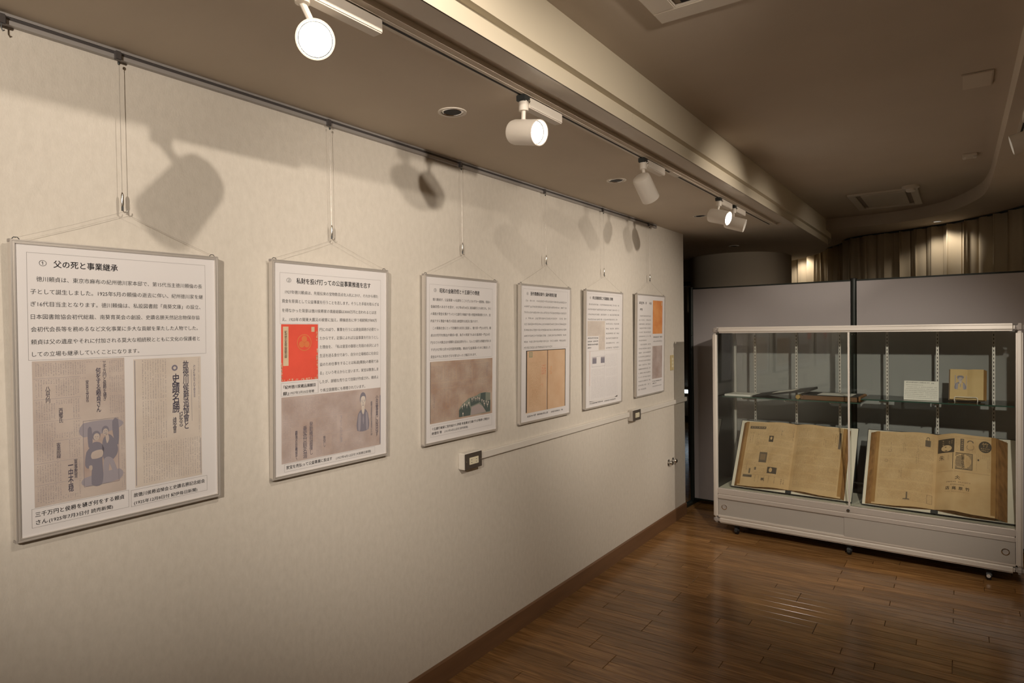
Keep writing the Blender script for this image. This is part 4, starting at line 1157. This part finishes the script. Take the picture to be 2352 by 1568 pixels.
# ------------------------------------------------------------------ bound newspapers in the case
def volume(xc, label, kind):
    r = empty('bound_newspaper'); tag(r, label, 'bound newspaper', 'open bound newspapers in the case')
    place_in_case(r, (xc, .10, .3435))
    W2, HH = .424, .560
    up = Vector((0, .5, .866)); ex = Vector((1, 0, 0)); nn = ex.cross(up)
    z0 = .010
    def at(x, y, h): return ex*x + up*y + nn*h + Vector((0, 0, z0))
    def slab(x0, x1, y0, y1, h0, h1):
        m = MB()
        m.add([at(x0,y0,h0),at(x1,y0,h0),at(x1,y1,h0),at(x0,y1,h0),at(x0,y0,h1),at(x1,y0,h1),at(x1,y1,h1),at(x0,y1,h1)],
              [(0,3,2,1),(4,5,6,7),(0,1,5,4),(1,2,6,5),(2,3,7,6),(3,0,4,7)])
        return m
    # support behind, boards and lining
    MB().add([at(-.30,.30,-.006),at(.30,.30,-.006),at(.30,.36,-.006),at(-.30,.36,-.006),(-.30,.30,-.002+0*z0),(.30,.30,0),(.30,.29,0),(-.30,.29,0)], [(0,1,5,4),(1,2,6,5),(2,3,7,6),(3,0,4,7),(0,3,2,1),(4,5,6,7)]).build('prop_stand', M['dark_metal'], r)
    for s in (-1, 1):
        a, b = (-W2, -.006) if s < 0 else (.006, W2)
        cv = slab(a, b, 0, HH, -.004, 0).build('cover_board', M['cover'], r)
        slab(a+.004 if s < 0 else a, b if s < 0 else b-.004, .005, HH-.005, 0, .0012).build('cover_lining', M['lining'], cv)
    slab(-.02, .02, .002, HH-.002, -.005, .006).build('spine', M['cover'], r)
    if kind == 1:
        LX, RX = -.372, .352; tl, tr = .014, .016; TB = .022; BB = .004
    else:
        LX, RX = -.362, .318; tl, tr = .012, .045; TB = .020; BB = .002
    def hgt(x):
        if x < 0:
            t = x/LX; e = tl
        else:
            t = x/RX; e = tr
        g = .008 + .034*math.sin(min(1, t*2.6)*math.pi/2)*(1-t)**.8
        return g + e*min(1, t*3)
    y0 = .010; y1 = HH-TB
    def lift(x):  # bottom edge rises near the spine
        t = abs(x)/(abs(LX) if x < 0 else RX)
        return .016*(1-min(1, t*1.6))
    for s in (-1, 1):
        xe = LX if s < 0 else RX
        nx = 22
        m = MB(); edge = MB()
        xs = [xe*k/nx for k in range(nx+1)]
        ny = 2
        for x in xs:
            for j in range(ny):
                y = y0+lift(x) + (y1-y0-lift(x)+.010*lift(x)/.016)*j
                m.v.append(tuple(at(x, y, hgt(x))))
        for k in range(nx):
            m.f.append((2*k, 2*k+2, 2*k+3, 2*k+1) if s > 0 else (2*k, 2*k+1, 2*k+3, 2*k+2))
        blk = m.build('open_page', M['page'], r, smooth=True, recalc=False)
        # the leaves beneath: fore-edge, top and bottom faces
        stack = .026 if (kind == 2 and s > 0) else .012
        ext = (.062 if s > 0 else -.040) if kind == 2 else (.022 if s > 0 else -.026)
        e = MB()
        n = len(xs)
        top = [at(x, y0+lift(x), hgt(x)-.0005) for x in xs]; bot = [at(x, y0+lift(x), .0015) for x in xs]
        e.add(top+bot, [(k,k+1,n+k+1,n+k) for k in range(n-1)])
        top = [at(x, y1+.010*lift(x)/.016, hgt(x)-.0005) for x in xs]; bot = [at(x, y1, .0015) for x in xs]
        e.add(top+bot, [(k,k+1,n+k+1,n+k) for k in range(n-1)])
        h1 = hgt(xe)
        e.add([at(xe,y0,h1-.0004),at(xe,y1,h1-.0004),at(xe+ext*.35,y1-.004,h1*.72),at(xe+ext*.35,y0,h1*.72),at(xe+ext*.7,y1-.006,h1*.4),at(xe+ext*.7,y0-.002,h1*.4),at(xe+ext,y1-.008,.0016),at(xe+ext,y0-.002,.0016)],
              [(0,1,2,3),(3,2,4,5),(5,4,6,7)])
        e.build('leaf_block', M['page_edge'], r, recalc=False)
        lv = MB()
        for q in range(9):   # loose leaf edges fanned along the fore-edge
            f0 = (q+.25*math.sin(q*2.1))/9; xx = xe+ext*f0
            lv.add([at(xx,y0-.001,h1*(1-f0)+.0004),at(xx+ext*.05,y0-.001-.002*(q%2),h1*(1-f0)+.0014),at(xx+ext*.045,y1-.005+.003*(q%3),h1*(1-f0)+.0014),at(xx,y1-.005,h1*(1-f0)+.0004)], [(0,1,2,3)])
        lv.build('leaf_edges', M['page_brown'], r, recalc=False)
        # brown outer margin of the page
        q = Print(lambda u, v, h, s=s: tuple(at(u, y1-v, hgt(u)+h)), h=.0006); q.curved = True
        wpg = abs(xe); Hp = y1-y0-.012
        if s < 0: q.rect('page_margin|page_brown', xe, .0, xe+.020, Hp)
        else: q.rect('page_margin|page_brown', xe-.022, .0, xe, Hp)
        if kind == 1 and s < 0:
            boxes = [(-.340,.055,-.212,.078), (-.180,.150,-.140,.200), (-.228,.272,-.165,.352), (-.150,.372,-.085,.420), (-.335,.435,-.255,.465), (-.33,.10,-.29,.24), (-.27,.11,-.25,.22)]
            q.columns('column_text|news_pale', xe+.026, .018, -.012, .425, .0058, 201, boxes, gap=1.32, rows=[.08,.135,.195,.255,.315,.37])
            q.rect('masthead|news_grey', -.338, .036, -.214, .058); q.columns('masthead_letters|page', -.330, .039, -.220, .056, .015, 202, gap=1.25, h=.0003)
            q.rect('photo|news_ink', -.180, .110, -.146, .160); q.disc('photo_face|page', -.163, .130, .008, .012, n=12, h=.0003)
            q.rect('photo|news_grey', -.234, .248, -.176, .330); q.rect('photo_sky|news_pale', -.226, .262, -.186, .31, h=.0003)
            q.rect('photo|news_ink', -.160, .362, -.092, .412); q.disc('photo_face|page', -.135, .385, .012, .018, n=14, h=.0003)
            q.rect('advert_bar|news_grey', -.338, .436, -.268, .456)
            for k, u in enumerate((-.25, -.226, -.184, -.15, -.108, -.062)): q.columns('advert_text|news_ink', u, .434, u+.014, .490, .009, 210+k)
            q.columns('headline|news_grey', -.336, .09, -.300, .19, .011, 221, gap=1.6); q.columns('headline|news_grey', -.272, .10, -.252, .20, .008, 222)
            q.columns('headline|news_grey', -.326, .34, -.314, .41, .009, 223); q.columns('headline|news_grey', -.27, .335, -.256, .36, .009, 224)
            q.columns('headline|news_ink', -.020, .03, -.008, .14, .010, 225)
            q.rect('advert_block|news_grey', -.196, .452, -.176, .470); q.columns('advert_bold|news_ink', -.205, .448, -.165, .492, .016, 226, gap=1.2); q.columns('advert_bold|news_ink', -.062, .440, -.030, .492, .013, 227, gap=1.2); q.columns('headline|news_ink', -.110, .060, -.085, .105, .013, 228, gap=1.3)
            q.rect('advert_block|news_grey', -.298, .385, -.286, .425); q.rect('advert_block|news_grey', -.258, .372, -.244, .394)
            for vv in (.43,): q.rect('page_rule|news_grey', xe+.026, vv, -.012, vv+.001)
        elif kind == 1:
            q.columns('column_text|news_pale', .016, .018, .320, .490, .0058, 203, [(.09,.05,.108,.12), (.20,.09,.225,.16), (.15,.215,.175,.29), (.09,.25,.108,.30), (.272,.03,.322,.19)], gap=1.32, rows=[.10,.17,.24,.31,.38,.44])
            q.rect('masthead|news_grey', .306, .040, .321, .165); q.columns('headline|news_ink', .272, .05, .302, .15, .0085, 231, gap=1.5)
            for k, (u, v) in enumerate(((.094,.055), (.205,.095), (.155,.22), (.094,.255), (.215,.105), (.165,.215))): q.columns('headline|news_grey', u, v, u+.010, v+.055, .0075, 240+k)
        elif kind == 2 and s < 0:
            q.columns('column_text|news_pale', xe+.03, .020, -.016, .490, .0056, 204, [(-.075,.022,-.035,.095)], gap=1.34, rows=[.11,.19,.27,.35,.42])
            q.rect('photo|news_grey', -.066, .044, -.036, .090); q.disc('photo|news_grey', -.051, .034, .010, .013, n=16); q.disc('photo_face|page', -.051, .036, .007, .010, n=14, h=.0003)
            q.ring('round_mark|news_grey', -.272, .140, .009, .0105, n=20); q.ring('round_mark|news_grey', -.290, .215, .008, .0095, n=20)
            q.poly('tower_mark|news_grey', [(-.178,.478),(-.138,.478),(-.138,.472),(-.152,.470),(-.152,.425),(-.160,.425),(-.160,.470),(-.178,.473)])
            q.frame('advert_box|news_grey', -.044, .425, -.014, .485, .0015)
            for k, (u, v, L) in enumerate(((-.272,.075,.05), (-.195,.08,.07), (-.185,.085,.06), (-.115,.14,.09), (-.105,.15,.07), (-.20,.26,.07), (-.212,.28,.06), (-.11,.09,.05))): q.columns('headline|news_grey', u, v, u+.008, v+L, .0066, 250+k)
        else:
            pg = 'page'
            q.rect('advert_square|news_ink', .006, .030, .100, .128); q.disc('advert_jar|page', .056, .098, .030, .022, h=.0003); q.rect('advert_jar|page', .030, .092, .082, .112, h=.0003)
            q.columns('advert_letters|page', .014, .038, .044, .085, .014, 260, h=.0003); q.columns('advert_letters|page', .066, .036, .092, .07, .011, 261, h=.0003)
            q.rect('advert_bar|news_grey', .132, .030, .152, .115); q.columns('advert_letters|page', .134, .034, .150, .112, .014, 262, h=.0003)
            q.disc('face_sketch|news_grey', .186, .050, .017, .013, n=20); q.disc('face_sketch|page', .186, .064, .015, .021, n=20, h=.0003); q.ring('face_sketch|news_grey', .186, .085, .018, .020, n=20)
            q.disc('round_trademark|news_ink', .264, .072, .034, .040); q.text('trademark_letters|page', '竹', .247, .058, .281, .030, bold=.01, h=.0003); q.pseudo('trademark_letters|page', .240, .084, .288, .010, 263, h=.0003); q.pseudo('trademark_letters|page', .244, .097, .285, .010, 264, h=.0003)
            q.text('headline|news_ink', '朱', .016, .165, .046, .036); q.columns('headline|news_grey', .064, .145, .072, .19, .0075, 265)
            u0, v0, u1, v1 = .092, .130, .200, .242
            for k in range(13): q.rect('striped_square|news_grey', u0, v0+(v1-v0)*k/13, u1, v0+(v1-v0)*(k+.55)/13)
            q.frame('striped_square|news_ink', u0, v0, u1, v1, .003)
            q.disc('advert_disc|page', (u0+u1)/2, (v0+v1)/2, .047, .050, h=.0003); q.vtext('disc_letters|news_ink', '延寿ハヤス', .148, .137, .236, .017, bold=.02, h=.0006)
            q.columns('disc_text|news_pale', .112, .16, .136, .215, .006, 266, h=.0005); q.columns('disc_text|news_pale', .164, .155, .188, .215, .006, 267, h=.0005)
            q.columns('column_text|news_pale', .215, .125, .292, .245, .006, 268, [(.226,.16,.27,.24)], gap=1.6); q.columns('headline|news_ink', .246, .165, .257, .235, .012, 269); q.rect('headline|news_ink', .226, .160, .234, .172)
            q.rect('page_rule|news_pale', .008, .258, .29, .2592); q.rect('page_rule|news_pale', .008, .020, .29, .0212)
            q.text('shop_mark|news_ink', '仌', .108, .300, .138, .026, bold=.01)
            q.pseudo('shop_line|news_grey', .060, .330, .190, .0095, 270); q.pseudo('shop_line|news_grey', .085, .348, .165, .0085, 271)
            for k, ch in enumerate('店商原竹'): q.text('shop_name|news_ink', ch, .058+.036*k, .372, .080+.036*k, .022, bold=.025)
            q.pseudo('shop_line|news_pale', .055, .395, .185, .006, 272)
            q.columns('column_text|news_pale', .104, .030, .128, .12, .0055, 273); q.columns('column_text|news_pale', .162, .095, .215, .125, .0055, 274)
        q.build(None, blk)
    return r
volume(.525, 'open bound newspaper volume with photos on its page, nearer the cream wall', 1)
volume(1.432, 'open bound newspaper volume with large adverts and a thick browned page edge', 2)

# ------------------------------------------------------------------ things on the glass shelves
def shelf_things():
    # caption card
    r = empty('caption_card'); tag(r, 'small white printed caption card leaning on the glass shelf', 'caption card')
    place_in_case(r, (1.350, .20, 1.0832))
    up = Vector((0, .26, .966)); ex = Vector((1, 0, 0)); n = ex.cross(up)
    at = lambda x, y, h: tuple(ex*x + up*y + n*h)
    def slab(x0,x1,y0,y1,h0,h1): return MB().add([at(x0,y0,h0),at(x1,y0,h0),at(x1,y1,h0),at(x0,y1,h0),at(x0,y0,h1),at(x1,y0,h1),at(x1,y1,h1),at(x0,y1,h1)], [(0,3,2,1),(4,5,6,7),(0,1,5,4),(1,2,6,5),(2,3,7,6),(3,0,4,7)])
    slab(-.099, .099, .001, .131, -.006, 0).build('card_board', M['card'], r)
    MB().add([at(-.03,.09,-.006),at(.03,.09,-.006),(.03,.085,.0006),(-.03,.085,.0006),at(-.03,.094,-.006),at(.03,.094,-.006),(.03,.089,.0006),(-.03,.089,.0006)], [(0,1,2,3),(7,6,5,4),(0,3,7,4),(1,5,6,2),(0,4,5,1),(3,2,6,7)]).build('card_prop', M['card'], r)
    q = Print(lambda u, v, h: at(u, .131-v, h), h=.0003)
    q.pseudo('title', -.088, .011, .05, .008, 300); q.pseudo('title', .058, .013, .075, .008, 301)
    q.pseudo('body', -.088, .028, .01, .0062, 302)
    for k in range(7): q.pseudo('body', -.088 if k < 2 else -.094, .042+.0125*k, .092, .0062, 303+k)
    q.build(NAMES, r)
    # open book on a white wire stand
    b = empty('open_book'); tag(b, 'small open cream book with a portrait, upright on the glass shelf', 'book')
    place_in_case(b, (1.603, .245, 1.0832+.006))
    up = Vector((0, .30, .954)); n = ex.cross(up)
    at = lambda x, y, h: tuple(ex*x + up*y + n*h)
    hg = lambda x: .016 + (.010*min(1, abs(x)/.03) if x < 0 else .014*min(1, abs(x)/.03)) - .02*abs(x)
    for s, xe in ((-1, -.094), (1, .086)):
        MB().add([at(0,0,.0),at(xe*1.08,0,.0),at(xe*1.08,.208,.0),at(0,.208,.0),at(0,0,.003),at(xe*1.08,0,.003),at(xe*1.08,.208,.003),at(0,.208,.003)], [(0,3,2,1),(4,5,6,7),(0,1,5,4),(1,2,6,5),(2,3,7,6),(3,0,4,7)]).build('book_cover', M['book_cover'], b)
        xs = [xe*k/10 for k in range(11)]
        t = [at(x,.003,hg(x)) for x in xs] + [at(x,.205,hg(x)) for x in xs] + [at(x,.003,.003) for x in xs] + [at(x,.205,.003) for x in xs]
        fs = []
        for k in range(10):
            fs += [(k,k+1,11+k+1,11+k), (22+k,22+k+1,k+1,k), (33+k,33+k+1,11+k+1,11+k)]
        fs += [(10,21,43,32)]
        pgo = MB().add(t, fs).build('page_block', M['book_page'], b, smooth=True)
        if s < 0:
            q = Print(lambda u, v, h: at(u, .205-v, hg(u)+h), h=.0006)
            q.rect('portrait_photo|ink_pale', -.068, .040, -.004, .134)
            portrait(q, 'portrait_tone|ink_pale', 'portrait_dark|ink_mid', 'portrait_light|clip', -.066, .044, -.010, .134, cap=True)
            q.build(None, pgo)
        else:
            e = MB().add([at(xe,.003,hg(xe)),at(xe,.205,hg(xe)),at(xe+.016,.203,.0032),at(xe+.016,.003,.0032)], [(0,1,2,3)]).build('fore_edge', M['page_brown'], b)
    w = empty('book_stand'); tag(w, 'white wire stand holding the small open book', 'book stand')
    place_in_case(w, (1.598, .205, 1.0832))
    MB().tube([(-.060,.0,.003),(-.062,-.004,.010),(-.060,-.004,.030),(-.054,-.004,.034),(.054,-.004,.034),(.060,-.004,.030),(.062,-.004,.010),(.060,.0,.003)], .0028, 8).build('front_wire', M['lamp_white'], w, smooth=True)
    for s in (-1, 1): MB().tube([(s*.060,.0,.003),(s*.058,.10,.003),(s*.050,.118,.02),(s*.046,.132,.14)], .0026, 8).build('side_wire', M['lamp_white'], w, smooth=True)
    # white board lying flat
    c = empty('white_board'); tag(c, 'white foam board lying flat at the end of the glass shelf by the wall', 'foam board')
    place_in_case(c, (.155, .245, 1.0552))
    MB().add([(-.112,-.10,0),(.088,-.10,0),(.105,.09,0),(-.095,.09,0),(-.112,-.10,.010),(.088,-.10,.010),(.105,.09,.010),(-.095,.09,.010)], [(0,3,2,1),(4,5,6,7),(0,1,5,4),(1,2,6,5),(2,3,7,6),(3,0,4,7)]).build('board_core', M['foam'], c)
    MB().add([(-.111,-.099,.010),(.087,-.099,.010),(.104,.089,.010),(-.094,.089,.010),(-.111,-.099,.0115),(.087,-.099,.0115),(.104,.089,.0115),(-.094,.089,.0115)], [(0,3,2,1),(4,5,6,7),(0,1,5,4),(1,2,6,5),(2,3,7,6),(3,0,4,7)]).build('board_face', M['card'], c)
    # old album: sloping half, spine roll and flat half
    a = empty('old_album'); tag(a, 'old black album lying open on the glass shelf, one half raised', 'album')
    place_in_case(a, (.60, .24, 1.0552))
    def hexa(p, q_, d0, d1, t0, t1):
        (x0, z0), (x1, z1) = p, q_
        return MB().add([(x0,d0,z0),(x1,d0,z1),(x1,d1,z1),(x0,d1,z0),(x0,d0,z0+t0),(x1,d0,z1+t1),(x1,d1,z1+t1),(x0,d1,z0+t0)], [(0,3,2,1),(4,5,6,7),(0,1,5,4),(1,2,6,5),(2,3,7,6),(3,0,4,7)])
    D0, D1 = -.09, .16
    hexa((-.345,.001), (.030,.052), D0, D1, .004, .012).build('raised_leaves', M['album'], a)
    hexa((-.345,.0055), (.065,.070), D0, D1, .004, .006).build('raised_cover', M['album'], a)
    hexa((-.20,.0335), (-.05,.0570), D0+.012, D1-.05, .001, .001).build('mounted_sheet', M['card'], a)
    hexa((.030,.044), (.066,.058), D0, D1, .020, .013).build('cover_hinge', M['album'], a)
    MB().tube([(-.015,D0,.016),(-.015,D1,.016)], .0155, 14).build('page_roll', M['album_gold'], a, smooth=True)
    MB().tube([(.014,D0,.014),(.014,D1,.014)], .0135, 14).build('page_roll', M['album_pages'], a, smooth=True)
    hexa((.020,.0005), (.375,.0005), D0+.004, D1-.004, .030, .030).build('page_block', M['album_pages'], a)
    hexa((.010,.031), (.385,.0315), D0, D1, .0045, .0045).build('flat_cover', M['album'], a)
    hexa((.385,.004), (.398,.002), D0, D1, .034, .030).build('fore_edge', M['page_edge'], a)
    hexa((.115,.0365), (.340,.0367), D0+.01, D1-.06, .0012, .0012).build('white_sheet', M['card'], a)
shelf_things()

bpy.data.objects.remove(_fo)
